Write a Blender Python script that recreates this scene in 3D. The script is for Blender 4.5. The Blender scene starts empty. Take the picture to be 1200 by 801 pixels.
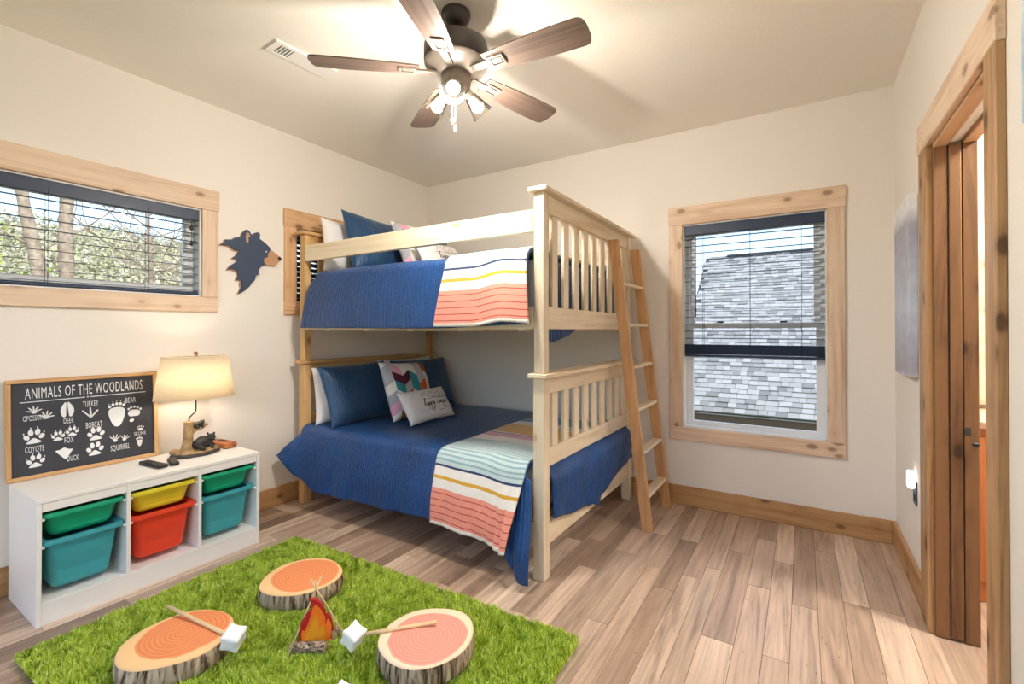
import bpy, bmesh, math, random
import numpy as np
from mathutils import Matrix, Vector, noise
R = math.radians
random.seed(7)
rng = np.random.default_rng(7)
sc = bpy.context.scene
col = sc.collection

# ------------------------------------------------------------ camera
cam_d = bpy.data.cameras.new('camera')
cam_d.sensor_fit = 'HORIZONTAL'; cam_d.sensor_width = 36
cam_d.lens = 540.15 / 1200 * 36
cam_d.shift_x = -0.00677; cam_d.shift_y = -0.01385
cam_d.clip_start = 0.05; cam_d.clip_end = 400
cam = bpy.data.objects.new('camera', cam_d); col.objects.link(cam)
cam.location = (3.3771, -3.6353, 1.3092)
cam.rotation_euler = (R(90) + 0.0073, 0, 0.5523)
sc.camera = cam

# ------------------------------------------------------------ exposure
vs = sc.view_settings
sc.display_settings.display_device = 'sRGB'
vs.view_transform = 'Standard'; vs.look = 'None'; vs.gamma = 1; vs.use_curve_mapping = False
vs.exposure = 0.0
sc.cycles.max_bounces = 10
sc.cycles.diffuse_bounces = 6
sc.cycles.transparent_max_bounces = 24
sc.cycles.sample_clamp_indirect = 6

# ------------------------------------------------------------ sky + sun
world = bpy.data.worlds.new('world'); sc.world = world
world.use_nodes = True
wn = world.node_tree.nodes; wl = world.node_tree.links
wn.clear()
sky = wn.new('ShaderNodeTexSky'); sky.sky_type = 'NISHITA'
sky.sun_disc = False; sky.sun_elevation = R(48); sky.sun_rotation = R(98)
sky.air_density = 1.0; sky.dust_density = 2.2; sky.ozone_density = 1.0
bg = wn.new('ShaderNodeBackground'); bg.inputs['Strength'].default_value = 0.46
wo = wn.new('ShaderNodeOutputWorld')
wl.new(sky.outputs[0], bg.inputs[0]); wl.new(bg.outputs[0], wo.inputs[0])
sun_d = bpy.data.lights.new('sun', 'SUN'); sun_d.energy = 1.5; sun_d.angle = R(1.5); sun_d.color = (1, .95, .86)
sun = bpy.data.objects.new('sun', sun_d); col.objects.link(sun)
sun.rotation_euler = Vector((-0.95, 0.14, -0.85)).to_track_quat('-Z', 'Y').to_euler()
FAN_BULB = 1500.0      # emission strength of the three fan bulbs
LAMP_BULB = 105.0

# ------------------------------------------------------------ helpers
def lin(h):
    h = h.lstrip('#'); c = [int(h[i:i + 2], 16) / 255 for i in (0, 2, 4)]
    return tuple([x / 12.92 if x <= .04045 else ((x + .055) / 1.055) ** 2.4 for x in c]) + (1,)

def wm(o):
    m = o.matrix_basis.copy()
    if o.parent: m = wm(o.parent) @ o.matrix_parent_inverse @ m
    return m

def setparent(o, p, local=False):
    if p is None: return
    o.parent = p
    if not local: o.matrix_parent_inverse = wm(p).inverted()

def tag(o, label=None, cat=None, group=None, kind=None):
    if label: o['label'] = label
    if cat: o['category'] = cat
    if group: o['group'] = group
    if kind: o['kind'] = kind
    return o

def empty(name, loc=(0, 0, 0), rz=0, label=None, cat=None, group=None, kind=None, parent=None, mat=None):
    o = bpy.data.objects.new(name, None); col.objects.link(o)
    o.empty_display_size = .1
    if mat is not None:
        o.matrix_basis = mat
    else:
        o.location = loc; o.rotation_euler = (0, 0, rz)
    setparent(o, parent)
    return tag(o, label, cat, group, kind)

def obj(name, me, mat=None, parent=None, local=False, loc=None, smooth=False):
    o = bpy.data.objects.new(name, me); col.objects.link(o)
    if loc is not None: o.location = loc
    if mat is not None and len(me.materials) == 0:
        for m in (mat if isinstance(mat, (list, tuple)) else [mat]): me.materials.append(m)
    if smooth: me.shade_smooth()
    setparent(o, parent, local)
    return o

def pyd(name, verts, faces, mat=None, parent=None, local=False, smooth=False, center=False, mids=None):
    me = bpy.data.meshes.new(name)
    loc = None
    if center:
        v = np.array(verts, float); c = (v.min(0) + v.max(0)) / 2
        verts = (v - c).tolist(); loc = c
    me.from_pydata(verts, [], faces); me.update()
    o = obj(name, me, mat, parent, local, loc, smooth)
    if mids is not None: me.polygons.foreach_set('material_index', mids)
    return o

def box_mesh(name, dx, dy, dz, bevel=.003, seg=1):
    bm = bmesh.new()
    bmesh.ops.create_cube(bm, size=1)
    bmesh.ops.scale(bm, vec=(dx, dy, dz), verts=bm.verts)
    if bevel:
        b = min(bevel, .45 * min(dx, dy, dz))
        bmesh.ops.bevel(bm, geom=bm.edges[:], offset=b, segments=seg, profile=.5, affect='EDGES')
    me = bpy.data.meshes.new(name); bm.to_mesh(me); bm.free()
    return me

def box(name, a, b, mat, parent=None, local=False, bevel=.003, seg=1):
    lo = [min(p, q) for p, q in zip(a, b)]; hi = [max(p, q) for p, q in zip(a, b)]
    d = [h - l for h, l in zip(hi, lo)]
    if isinstance(mat, dict): mat = mat['xyz'[d.index(max(d))]]
    return obj(name, box_mesh(name, *d, bevel, seg), mat, parent, local, [(h + l) / 2 for h, l in zip(hi, lo)])

def boxes(name, lst, mat, parent=None, local=False, bevel=0):
    """one solid made of several boxes that are one piece"""
    bm = bmesh.new()
    for a, b in lst:
        lo = [min(p, q) for p, q in zip(a, b)]; hi = [max(p, q) for p, q in zip(a, b)]
        r = bmesh.ops.create_cube(bm, size=1)
        bmesh.ops.scale(bm, vec=[h - l for h, l in zip(hi, lo)], verts=r['verts'])
        bmesh.ops.translate(bm, vec=[(h + l) / 2 for h, l in zip(hi, lo)], verts=r['verts'])
    me = bpy.data.meshes.new(name); bm.to_mesh(me); bm.free()
    return obj(name, me, mat, parent, local)

def lathe_data(profile, n=32, sx=1, sy=1):
    v = []; f = []
    for r, z in profile:
        for k in range(n):
            a = 2 * math.pi * k / n
            v.append((r * math.cos(a) * sx, r * math.sin(a) * sy, z))
    m = len(profile)
    for i in range(m - 1):
        for k in range(n):
            k2 = (k + 1) % n
            f.append((i * n + k, i * n + k2, (i + 1) * n + k2, (i + 1) * n + k))
    f.append(tuple(range(n))[::-1]); f.append(tuple(range((m - 1) * n, m * n)))
    return v, f

def lathe(name, profile, mat, parent=None, local=False, loc=(0, 0, 0), n=32, sx=1, sy=1, caps=True, smooth=True, rot=None):
    v, f = lathe_data(profile, n, sx, sy)
    if not caps: f = f[:-2]
    me = bpy.data.meshes.new(name); me.from_pydata(v, [], f); me.update()
    bm = bmesh.new(); bm.from_mesh(me); bmesh.ops.recalc_face_normals(bm, faces=bm.faces); bm.to_mesh(me); bm.free()
    o = bpy.data.objects.new(name, me); col.objects.link(o)
    me.materials.append(mat)
    o.location = loc
    if rot is not None: o.rotation_euler = rot
    if smooth:
        me.shade_smooth()
        try: me.set_sharp_from_angle(angle=R(40))
        except Exception: pass
    setparent(o, parent, local)
    return o

def tube_data(path, radii, n=8):
    """swept tube through points"""
    P = [Vector(p) for p in path]
    if not hasattr(radii, '__len__'): radii = [radii] * len(P)
    v = []; f = []
    prev = None
    for i, p in enumerate(P):
        t = (P[min(i + 1, len(P) - 1)] - P[max(i - 1, 0)]).normalized()
        if prev is None:
            a = t.cross(Vector((0, 0, 1)))
            if a.length < 1e-3: a = t.cross(Vector((1, 0, 0)))
            a.normalize()
        else:
            a = prev - t * prev.dot(t); a.normalize()
        prev = a; b = t.cross(a)
        for k in range(n):
            q = 2 * math.pi * k / n
            v.append(tuple(p + (a * math.cos(q) + b * math.sin(q)) * radii[i]))
    for i in range(len(P) - 1):
        for k in range(n):
            k2 = (k + 1) % n
            f.append((i * n + k, i * n + k2, (i + 1) * n + k2, (i + 1) * n + k))
    f.append(tuple(range(n))[::-1]); f.append(tuple(range((len(P) - 1) * n, len(P) * n)))
    return v, f

def merge(parts):
    V = []; F = []
    for v, f in parts:
        o = len(V); V += list(v); F += [tuple(i + o for i in q) for q in f]
    return V, F

def tube(name, path, radii, mat, parent=None, local=False, n=8, smooth=True, center=True):
    v, f = tube_data(path, radii, n)
    return pyd(name, v, f, mat, parent, local, smooth, center=center)

def ellipsoid_data(c, r, nu=12, nv=8):
    v = []; f = []
    for i in range(1, nv):
        t = math.pi * i / nv
        for k in range(nu):
            a = 2 * math.pi * k / nu
            v.append((c[0] + r[0] * math.sin(t) * math.cos(a), c[1] + r[1] * math.sin(t) * math.sin(a), c[2] + r[2] * math.cos(t)))
    for i in range(nv - 2):
        for k in range(nu):
            k2 = (k + 1) % nu
            f.append((i * nu + k, (i + 1) * nu + k, (i + 1) * nu + k2, i * nu + k2))
    top = len(v); v.append((c[0], c[1], c[2] + r[2])); v.append((c[0], c[1], c[2] - r[2]))
    for k in range(nu):
        k2 = (k + 1) % nu
        f.append((top, k, k2)); f.append((top + 1, (nv - 2) * nu + k2, (nv - 2) * nu + k))
    return v, f

def prism_data(poly, z0, z1):
    n = len(poly)
    v = [(x, y, z0) for x, y in poly] + [(x, y, z1) for x, y in poly]
    f = [tuple(range(n))[::-1], tuple(range(n, 2 * n))]
    f += [(i, (i + 1) % n, n + (i + 1) % n, n + i) for i in range(n)]
    return v, f

def smoothpoly(P, sub=5, closed=False):
    n = len(P); out = []
    for i in range(n if closed else n - 1):
        p0 = P[(i - 1) % n] if closed or i > 0 else P[i]
        p1 = P[i]; p2 = P[(i + 1) % n]
        p3 = P[(i + 2) % n] if closed or i + 2 < n else p2
        for k in range(sub):
            t = k / sub
            out.append(tuple(.5 * (2 * b + (c - a) * t + (2 * a - 5 * b + 4 * c - d) * t * t + (3 * b - a - 3 * c + d) * t ** 3)
                             for a, b, c, d in zip(p0, p1, p2, p3)))
    if not closed: out.append(tuple(P[-1]))
    return out

def text_data(s, x0, x1, y0, capH, z):
    """flat letters between x0 and x1, baseline y0"""
    cu = bpy.data.curves.new('t', 'FONT'); cu.body = s; cu.size = 1; cu.resolution_u = 3; cu.space_character = 1.12
    o = bpy.data.objects.new('t', cu); col.objects.link(o)
    bpy.context.view_layer.update()
    me = bpy.data.meshes.new_from_object(o.evaluated_get(bpy.context.evaluated_depsgraph_get()))
    V = np.array([v.co[:] for v in me.vertices]); F = [tuple(p.vertices) for p in me.polygons]
    bpy.data.objects.remove(o); bpy.data.curves.remove(cu); bpy.data.meshes.remove(me)
    mn = V.min(0); mx = V.max(0)
    V[:, 0] = x0 + (V[:, 0] - mn[0]) / (mx[0] - mn[0]) * (x1 - x0)
    V[:, 1] = y0 + V[:, 1] / .69 * capH
    V[:, 2] = z
    return V.tolist(), F

def dup(o, parent=None):
    c = o.copy(); col.objects.link(c)
    if parent is not None: c.parent = parent
    for ch in list(o.children): dup(ch, c)
    return c

# ------------------------------------------------------------ materials
class NT:
    def __init__(s, name):
        s.m = bpy.data.materials.new(name); s.m.use_nodes = True
        s.t = s.m.node_tree; s.t.nodes.clear()
        s.out = s.t.nodes.new('ShaderNodeOutputMaterial')
        s.b = s.n('ShaderNodeBsdfPrincipled')
        s.l(s.b.outputs[0], s.out.inputs[0])
    def n(s, typ, **k):
        x = s.t.nodes.new(typ)
        for a, v in k.items(): setattr(x, a, v)
        return x
    def l(s, a, b): s.t.links.new(a, b)
    def put(s, sock, v):
        if hasattr(v, 'is_linked') or isinstance(v, bpy.types.NodeSocket): s.l(v, sock)
        else: sock.default_value = v
    def math(s, op, a, b=None, c=None, clamp=False):
        x = s.n('ShaderNodeMath', operation=op, use_clamp=clamp)
        for i, v in enumerate((a, b, c)):
            if v is not None: s.put(x.inputs[i], v)
        return x.outputs[0]
    def mix(s, f, a, b, mode='MIX'):
        x = s.n('ShaderNodeMix', data_type='RGBA', blend_type=mode, clamp_factor=True)
        s.put(x.inputs[0], f); s.put(x.inputs[6], a); s.put(x.inputs[7], b)
        return x.outputs[2]
    def ramp(s, f, stops, interp='LINEAR'):
        x = s.n('ShaderNodeValToRGB'); x.color_ramp.interpolation = interp
        e = x.color_ramp.elements
        while len(e) < len(stops): e.new(1)
        for q, (p, c) in zip(e, stops):
            q.position = p; q.color = c if len(c) == 4 else tuple(c) + (1,)
        s.put(x.inputs[0], f)
        return x.outputs[0]
    def coords(s, scale=(1, 1, 1), which='Object', rnd=True):
        tc = s.n('ShaderNodeTexCoord').outputs[which]
        if rnd:
            oi = s.n('ShaderNodeObjectInfo')
            cm = s.n('ShaderNodeCombineXYZ')
            s.l(s.math('MULTIPLY', oi.outputs['Random'], 37.), cm.inputs[0])
            s.l(s.math('MULTIPLY', oi.outputs['Random'], 91.), cm.inputs[1])
            s.l(s.math('MULTIPLY', oi.outputs['Random'], 53.), cm.inputs[2])
            ad = s.n('ShaderNodeVectorMath', operation='ADD'); s.l(tc, ad.inputs[0]); s.l(cm.outputs[0], ad.inputs[1]); tc = ad.outputs[0]
            s.rand = oi.outputs['Random']
        mp = s.n('ShaderNodeMapping'); mp.inputs['Scale'].default_value = scale
        s.l(tc, mp.inputs[0])
        return mp.outputs[0]
    def noise(s, vec, scale=5, detail=4, rough=.55, dist=0):
        x = s.n('ShaderNodeTexNoise'); s.l(vec, x.inputs['Vector'])
        x.inputs['Scale'].default_value = scale; x.inputs['Detail'].default_value = detail
        x.inputs['Roughness'].default_value = rough; x.inputs['Distortion'].default_value = dist
        return x.outputs[0]
    def bump(s, h, strength=.2, dist=.01):
        x = s.n('ShaderNodeBump'); x.inputs['Strength'].default_value = strength; x.inputs['Distance'].default_value = dist
        s.put(x.inputs['Height'], h); s.l(x.outputs[0], s.b.inputs['Normal'])
    def fin(s, color, rough=.5, metal=0., spec=.5, **k):
        s.put(s.b.inputs['Base Color'], color); s.put(s.b.inputs['Roughness'], rough)
        s.b.inputs['Metallic'].default_value = metal
        s.b.inputs['Specular IOR Level'].default_value = spec
        for a, v in k.items(): s.put(s.b.inputs[a.replace('_', ' ')], v)
        return s.m

def plain(name, hexc, rough=.5, metal=0., spec=.5, var=.06, nscale=30, bump=0., **k):
    s = NT(name); c = s.coords()
    n = s.noise(c, nscale, 3)
    base = lin(hexc)
    lo = tuple(x * (1 - var) for x in base[:3]) + (1,); hi = tuple(min(1, x * (1 + var)) for x in base[:3]) + (1,)
    cc = s.ramp(n, [(.3, lo), (.7, hi)])
    if bump: s.bump(n, bump, .003)
    return s.fin(cc, rough, metal, spec, **k)

def wood(name, light, dark, knot='#3a2413', axis='x', knots=.5, rough=.55, across=14, val=.12, grainmix=.6, spec=.35):
    s = NT(name)
    sc_ = [1., 1., 1.]; i = 'xyz'.index(axis)
    c = s.coords(tuple(.9 if k == i else across for k in range(3)))
    c2 = s.coords(tuple(1.6 if k == i else across * 6 for k in range(3)))
    c3 = s.coords(tuple(5.5 if k == i else 10. for k in range(3)))
    g = s.noise(c, 1., 5, .6, 1.2)
    fine = s.noise(c2, 1., 3, .6)
    base = s.ramp(g, [(.28, lin(dark)), (.52, lin(light)), (.75, tuple(min(1, x * 1.08) for x in lin(light)[:3]) + (1,))])
    base = s.mix(.35 * grainmix, base, s.ramp(fine, [(.3, (.55, .5, .45)), (.65, (1, 1, 1))]), 'MULTIPLY')
    if knots > 0:
        vo = s.n('ShaderNodeTexVoronoi'); s.l(c3, vo.inputs['Vector']); vo.inputs['Scale'].default_value = 1.
        keep = s.math('LESS_THAN', s.n('ShaderNodeSeparateColor').outputs[0], knots)
        sp = keep.node.inputs[0].links[0].from_node; s.l(vo.outputs['Color'], sp.inputs[0])
        wob = s.math('ADD', vo.outputs['Distance'], s.math('MULTIPLY', s.math('SUBTRACT', g, .5), .12))
        k1 = s.n('ShaderNodeMapRange', interpolation_type='SMOOTHSTEP'); s.l(wob, k1.inputs[0])
        k1.inputs[1].default_value = .1; k1.inputs[2].default_value = .23; k1.inputs[3].default_value = 1; k1.inputs[4].default_value = 0
        base = s.mix(s.math('MULTIPLY', s.math('MULTIPLY', k1.outputs[0], keep), .85), base, lin(knot))
        k2 = s.n('ShaderNodeMapRange', interpolation_type='SMOOTHSTEP'); s.l(wob, k2.inputs[0])
        k2.inputs[1].default_value = .15; k2.inputs[2].default_value = .5; k2.inputs[3].default_value = 1; k2.inputs[4].default_value = 0
        base = s.mix(s.math('MULTIPLY', s.math('MULTIPLY', k2.outputs[0], keep), .35), base, lin(dark))
    hv = s.n('ShaderNodeHueSaturation')
    s.l(s.math('MULTIPLY_ADD', s.rand, 2 * val, 1 - val), hv.inputs['Value']); s.l(base, hv.inputs['Color'])
    s.bump(fine, .12, .002)
    return s.fin(hv.outputs[0], rough, 0, spec)

def wood3(name, *a, **k): return {ax: wood(name + '_' + ax, *a, axis=ax, **k) for ax in 'xyz'}

PINE = wood3('pine', '#e9dac0', '#d8c09a', '#9a6a3a', knots=.10, val=.05, grainmix=.5, rough=.5)
ALDER = wood3('knotty_alder', '#dcb48c', '#b98456', '#4a2c17', knots=.9, val=.07, rough=.5)
ALDERLT = wood3('pale_knotty_alder', '#e4cbb2', '#c9a486', '#54382a', knots=1., val=.06, rough=.5)
BASEB = wood3('baseboard_wood', '#c09566', '#966a3f', '#3a2211', knots=.7, val=.08, rough=.5)
DOORW = wood3('dark_stained_wood', '#85603f', '#452c1b', '#20130a', knots=.6, val=.2, rough=.5, across=11)
FRAMEW = wood3('sign_frame_wood', '#d2a877', '#b98a58', '#6a4626', knots=.2, rough=.5)
DOORC = wood3('shaded_casing_wood', '#bb9368', '#76522f', '#2e1c0e', knots=.8, val=.08, rough=.45)  # same wood as the head; shade on the edges put into the brown
STICK = wood3('stick_wood', '#e2c79a', '#cfae7c', knots=0, rough=.6)
TABAC = wood3('reddish_wood', '#b06a3c', '#8b4a26', knots=0, rough=.4)

WALL = plain('wall_paint', '#ebe5dd', .85, spec=.2, var=.015, nscale=120, bump=.04)
CEIL = plain('ceiling_paint', '#f3ede4', .9, spec=.15, var=.02, nscale=90, bump=.05)
WHITE = plain('white_laminate', '#eceae6', .4, var=.01)
VINYL = plain('white_vinyl', '#e6e8ea', .35, var=.01)
NAVY = plain('navy_blind', '#24344f', .45, var=.08)
BLACK = plain('black_plastic', '#1b1b1c', .45, var=.1)
PORCELAIN = plain('white_paint_metal', '#f0eeea', .4, var=.01)
SLOTSHADE = plain('slot_shade', '#2c2c30', .8)  # dark colour painted for the shade inside openings

def glass(name, tint=(1, 1, 1, 1), refl=.08):
    s = NT(name)
    tr = s.n('ShaderNodeBsdfTransparent'); tr.inputs[0].default_value = tint
    gl = s.n('ShaderNodeBsdfGlossy'); gl.inputs['Roughness'].default_value = .02
    mx = s.n('ShaderNodeMixShader')
    fr = s.n('ShaderNodeFresnel'); fr.inputs[0].default_value = 1.4
    s.l(s.math('MULTIPLY', fr.outputs[0], refl / .08, clamp=True), mx.inputs[0])
    s.l(tr.outputs[0], mx.inputs[1]); s.l(gl.outputs[0], mx.inputs[2]); s.l(mx.outputs[0], s.out.inputs[0])
    return s.m
GLASS = glass('window_glass', (.97, .99, 1, 1), .02)
SHADEGLASS = glass('lamp_glass', (.96, .93, .88, 1), .16)

def emis(name, color, strength):
    s = NT(name); e = s.n('ShaderNodeEmission'); e.inputs[0].default_value = color; e.inputs[1].default_value = strength
    s.l(e.outputs[0], s.out.inputs[0]); return s.m

# ------------------------------------------------------------ room shell
W, H, YR, T = 3.86, 2.83, -4.15, .14
ZW1, ZW2 = 1.535, 2.112                       # left windows' sill and head
LW1 = (-3.93, -2.152); LW2 = (-1.487, -.62)   # openings along y
RW = (2.602, 3.511); ZR = (.587, 2.112)       # back window
DO = (-1.745, -.985); DH = 2.12               # doorway
RG = (.2, 3.66); ZG = (.06, 2.55)           # unseen glazed doors added behind the camera as daylight fill

def wall_with_holes(name, along, a0, a1, t0, t1, holes):
    """solid wall with real openings; holes = (a0,a1,z0,z1)"""
    L = []; xs = a0
    for h0, h1, z0, z1 in sorted(holes):
        L.append((xs, h0, 0, H))
        if z0 > 0: L.append((h0, h1, 0, z0))
        L.append((h0, h1, z1, H)); xs = h1
    L.append((xs, a1, 0, H))
    B = [((p, t0, q), (p2, t1, q2)) if along == 'x' else ((t0, p, q), (t1, p2, q2)) for p, p2, q, q2 in L]
    return tag(boxes(name, B, WALL), kind='structure')
wall_with_holes('wall_left', 'y', YR, T, -T, 0, [LW1 + (ZW1, ZW2), LW2 + (ZW1, ZW2)])
wall_with_holes('wall_back', 'x', 0, W, 0, T, [RW + ZR])
wall_with_holes('wall_right', 'y', YR, T, W, W + T, [DO + (0, DH)])
wall_with_holes('wall_rear', 'x', -T, W + T, YR - T, YR, [RG + ZG])
tag(boxes('ceiling', [((-T, YR - T, H), (W + T, T, H + .12))], CEIL), kind='structure')

# floor of separate planks
def floor_mat(name):
    s = NT(name)
    c = s.coords((14, .9, 14)); c2 = s.coords((95, 2.2, 95)); c4 = s.coords((3., 1.1, 3.))
    g = s.noise(c, 1, 5, .62, 1.5); fine = s.noise(c2, 1, 3, .65); big = s.noise(c4, 1.3, 3)
    base = s.ramp(s.rand, [(0, lin('#a58b79')), (.16, lin('#c9b09b')), (.3, lin('#8b7464')), (.46, lin('#dec6b0')), (.6, lin('#b39a87')), (.74, lin('#ebd4be')), (.86, lin('#9a8270')), (1, lin('#d3baa5'))])
    base = s.mix(.8, base, s.ramp(g, [(.3, (.42, .38, .36)), (.46, (.86, .84, .82)), (.7, (1.15, 1.13, 1.12))]), 'MULTIPLY')
    base = s.mix(.55, base, s.ramp(fine, [(.3, (.6, .57, .55)), (.6, (1.05, 1.05, 1.05))]), 'MULTIPLY')
    base = s.mix(.5, base, s.ramp(big, [(.3, (.7, .68, .66)), (.65, (1.1, 1.1, 1.1))]), 'MULTIPLY')
    vo = s.n('ShaderNodeTexVoronoi'); s.l(s.coords((6, 1.6, 6)), vo.inputs['Vector'])
    kn = s.n('ShaderNodeMapRange', interpolation_type='SMOOTHSTEP'); s.l(vo.outputs['Distance'], kn.inputs[0])
    kn.inputs[1].default_value = .02; kn.inputs[2].default_value = .12; kn.inputs[3].default_value = .6; kn.inputs[4].default_value = 0
    base = s.mix(kn.outputs[0], base, lin('#4a3627'))
    s.bump(fine, .15, .002)
    return s.fin(base, s.math('MULTIPLY_ADD', fine, .22, .24), 0, .55)
PLANK = floor_mat('floor_plank')
floor = tag(boxes('floor', [((-T, YR - T, -.12), (W + T, T, -.006))], plain('subfloor', '#3d3129', .9)), kind='structure')
x = 0.0; widths = [.082, .105, .13, .095]; lens = [.62, .9, 1.05, 1.22]
pmesh = {}
while x < W - .005:
    w = random.choice(widths)
    if x + w > W - .03: w = W - x
    y = 0.0; first = True
    while y > YR + .01:
        L = random.choice(lens)
        if first: L = random.choice([.35, .62, .9, 1.05]); first = False
        if y - L < YR + .25: L = y - YR
        key = (round(w, 4), round(L, 4))
        if key not in pmesh:
            pmesh[key] = box_mesh('plank', w - .0015, L - .0015, .008, .0008); pmesh[key].materials.append(PLANK)
        o = bpy.data.objects.new('plank', pmesh[key]); col.objects.link(o)
        o.location = (x + w / 2, y - L / 2, -.004 + random.uniform(-.0003, .0003)); o.parent = floor
        y -= L
    x += w

# baseboards
BH = .143
def baseboard(name, a, b): return tag(box(name, a, b, BASEB, bevel=.004), kind='structure')
baseboard('baseboard_left', (0, YR, 0), (.018, -.0, BH))
baseboard('baseboard_back', (.018, -.018, 0), (W - .018, 0, BH))
baseboard('baseboard_right', (W - .018, -.838, 0), (W, 0, BH))
baseboard('baseboard_right_near', (W - .018, YR, 0), (W, -1.856, BH))

# ------------------------------------------------------------ windows and blinds (local: X along the wall, Y outwards, Z up)
def window(n, rz, a0, a1, z0, z1, hung, wood_=ALDER, loc=(0, 0, 0), wb=.05):
    root = empty('window_%d' % n, loc, rz, kind='structure')
    L = dict(parent=root, local=True)
    cw, th = .097, .024
    box('head_casing', (a0 - cw - .006, -th, z1), (a1 + cw + .006, 0, z1 + .138), wood_, **L)
    box('side_casing', (a0 - cw, -th + .002, z0), (a0, 0, z1), wood_, **L)
    box('side_casing', (a1, -th + .002, z0), (a1 + cw, 0, z1), wood_, **L)
    box('sill_casing', (a0 - cw, -th, z0 - .098), (a1 + cw, 0, z0), wood_, **L)
    rv = .008
    boxes('reveal', [((a0, 0, z0), (a0 + rv, .075, z1)), ((a1 - rv, 0, z0), (a1, .075, z1)), ((a0, 0, z1 - rv), (a1, .075, z1)), ((a0, 0, z0), (a1, .075, z0 + rv))], VINYL, **L)
    f = .034
    boxes('outer_frame', [((a0, .075, z0), (a0 + f, .135, z1)), ((a1 - f, .075, z0), (a1, .135, z1)), ((a0 + f, .075, z1 - f), (a1 - f, .135, z1)), ((a0 + f, .075, z0), (a1 - f, .135, z0 + f))], VINYL, **L)
    def sash(x0, x1, q0, q1, y, w=.036, wb=None):
        wb = wb or w
        s = boxes('sash', [((x0, y, q0), (x0 + w, y + .026, q1)), ((x1 - w, y, q0), (x1, y + .026, q1)), ((x0 + w, y, q1 - w), (x1 - w, y + .026, q1)), ((x0 + w, y, q0), (x1 - w, y + .026, q0 + wb))], VINYL, **L)
        p = box('pane', (x0 + w, y + .011, q0 + wb), (x1 - w, y + .015, q1 - w), GLASS, parent=root, local=True, bevel=0)
        p.parent = s
        return s
    if hung:
        m = 1.352
        sash(a0 + f, a1 - f, m - .018, z1 - f, .106)
        s = sash(a0 + .024, a1 - .024, z0 + .012, m + .018, .078, .034, .03)
        for q in (a0 + .25, a1 - .25):
            k = box('sash_lock', (q - .022, .072, m + .018), (q + .022, .1, m + .03), BLACK, parent=root, local=True); k.parent = s
    else:
        m = a0 + (a1 - a0) * (.32 if rz == R(90) else .5)
        sash(a0 + f, m + .02, z0 + f, z1 - f, .106)
        sash(m - .02, a1 - f, z0 + f, z1 - f, .078)
    return root
window(1, R(90), LW1[0], LW1[1], ZW1, ZW2, False, ALDERLT)
window(2, R(90), LW2[0], LW2[1], ZW1, ZW2, False, ALDER)
window(3, 0, RW[0], RW[1], ZR[0], ZR[1], True, ALDERLT)
window(4, R(180), -RG[1], -RG[0], ZG[0], ZG[1], False, ALDERLT, (0, YR, 0))  # added rear glazing, invented and sized to let sky light in

def blind(rz, a0, a1, z1, zbot, pitch, label, tilt=4, stack=0, wand=None, cords=(), half=False):
    root = empty('window_blind', (0, 0, 0), rz, label, 'blind', 'navy window blinds')
    L = dict(parent=root, local=True)
    yc = .036
    box('headrail', (a0 + .004, .012, z1 - .078), (a1 - .004, .03, z1 - .001), NAVY, **L)
    box('headrail_box', (a0 + .01, .031, z1 - .05), (a1 - .01, .062, z1 - .002), NAVY, **L)
    sm = box_mesh('slat', a1 - a0 - .02, .05, .0026, .0008); sm.materials.append(NAVY)
    z = z1 - .078 - pitch * .55
    while z > zbot + .02 + stack * .0036:
        o = bpy.data.objects.new('slat', sm); col.objects.link(o); o.parent = root
        o.location = ((a0 + a1) / 2, yc, z); o.rotation_euler = (R(tilt), 0, 0)
        z -= pitch
    for k in range(stack):
        o = bpy.data.objects.new('slat', sm); col.objects.link(o); o.parent = root
        o.location = ((a0 + a1) / 2, yc, zbot + .022 + k * .0036)
    box('bottom_rail', (a0 + .01, yc - .025, zbot), (a1 - .01, yc + .025, zbot + .017), NAVY, **L)
    for q in cords:
        for dy in (-.026, .026):
            tube('cord', [(q, yc + dy, zbot), (q, yc + dy, z1 - .05)], .0012, NAVY, root, True, n=5)
    if wand:
        tube('wand', [(wand, .005, z1 - .07), (wand, .004, z1 - .7)], .004, BLACK, root, True, n=6)
    return root
blind(R(90), LW1[0], LW1[1], ZW2, ZW1 + .012, .0535, 'navy slatted blind lowered in the wide window above the chalkboard sign', tilt=5,
      cords=(LW1[1] - .28, LW1[1] - .72, LW1[1] - 1.2))
blind(R(90), LW2[0], LW2[1], ZW2, ZW1 + .012, .042, 'navy slatted blind in the window behind the upper bunk headboard', tilt=48, cords=(LW2[0] + .15, LW2[1] - .15))
blind(0, RW[0], RW[1], ZR[1], 1.118, .0535, 'navy blind pulled halfway up in the tall window beside the ladder', tilt=4, stack=20, wand=RW[0] + .09,
      cords=(RW[0] + .14, (RW[0] + RW[1]) / 2, RW[1] - .14))
# window lock toggles of the wide left window
k = empty('window_latch', (-.07, LW1[1] - .062, 1.9), label='black tilt cord toggles hanging at the right jamb of the wide window', cat='blind cord')
tube('pull_cord', [(-.012, LW1[1] - .05, 2.04), (-.012, LW1[1] - .05, 1.86)], .0015, BLACK, k, n=5)
for q in (1.97, 1.87):
    lathe('toggle', [(.002, .03), (.006, .026), (.009, .004), (.009, 0), (.004, -.004)], BLACK, k, loc=(-.012, LW1[1] - .05, q), n=12)

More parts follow.
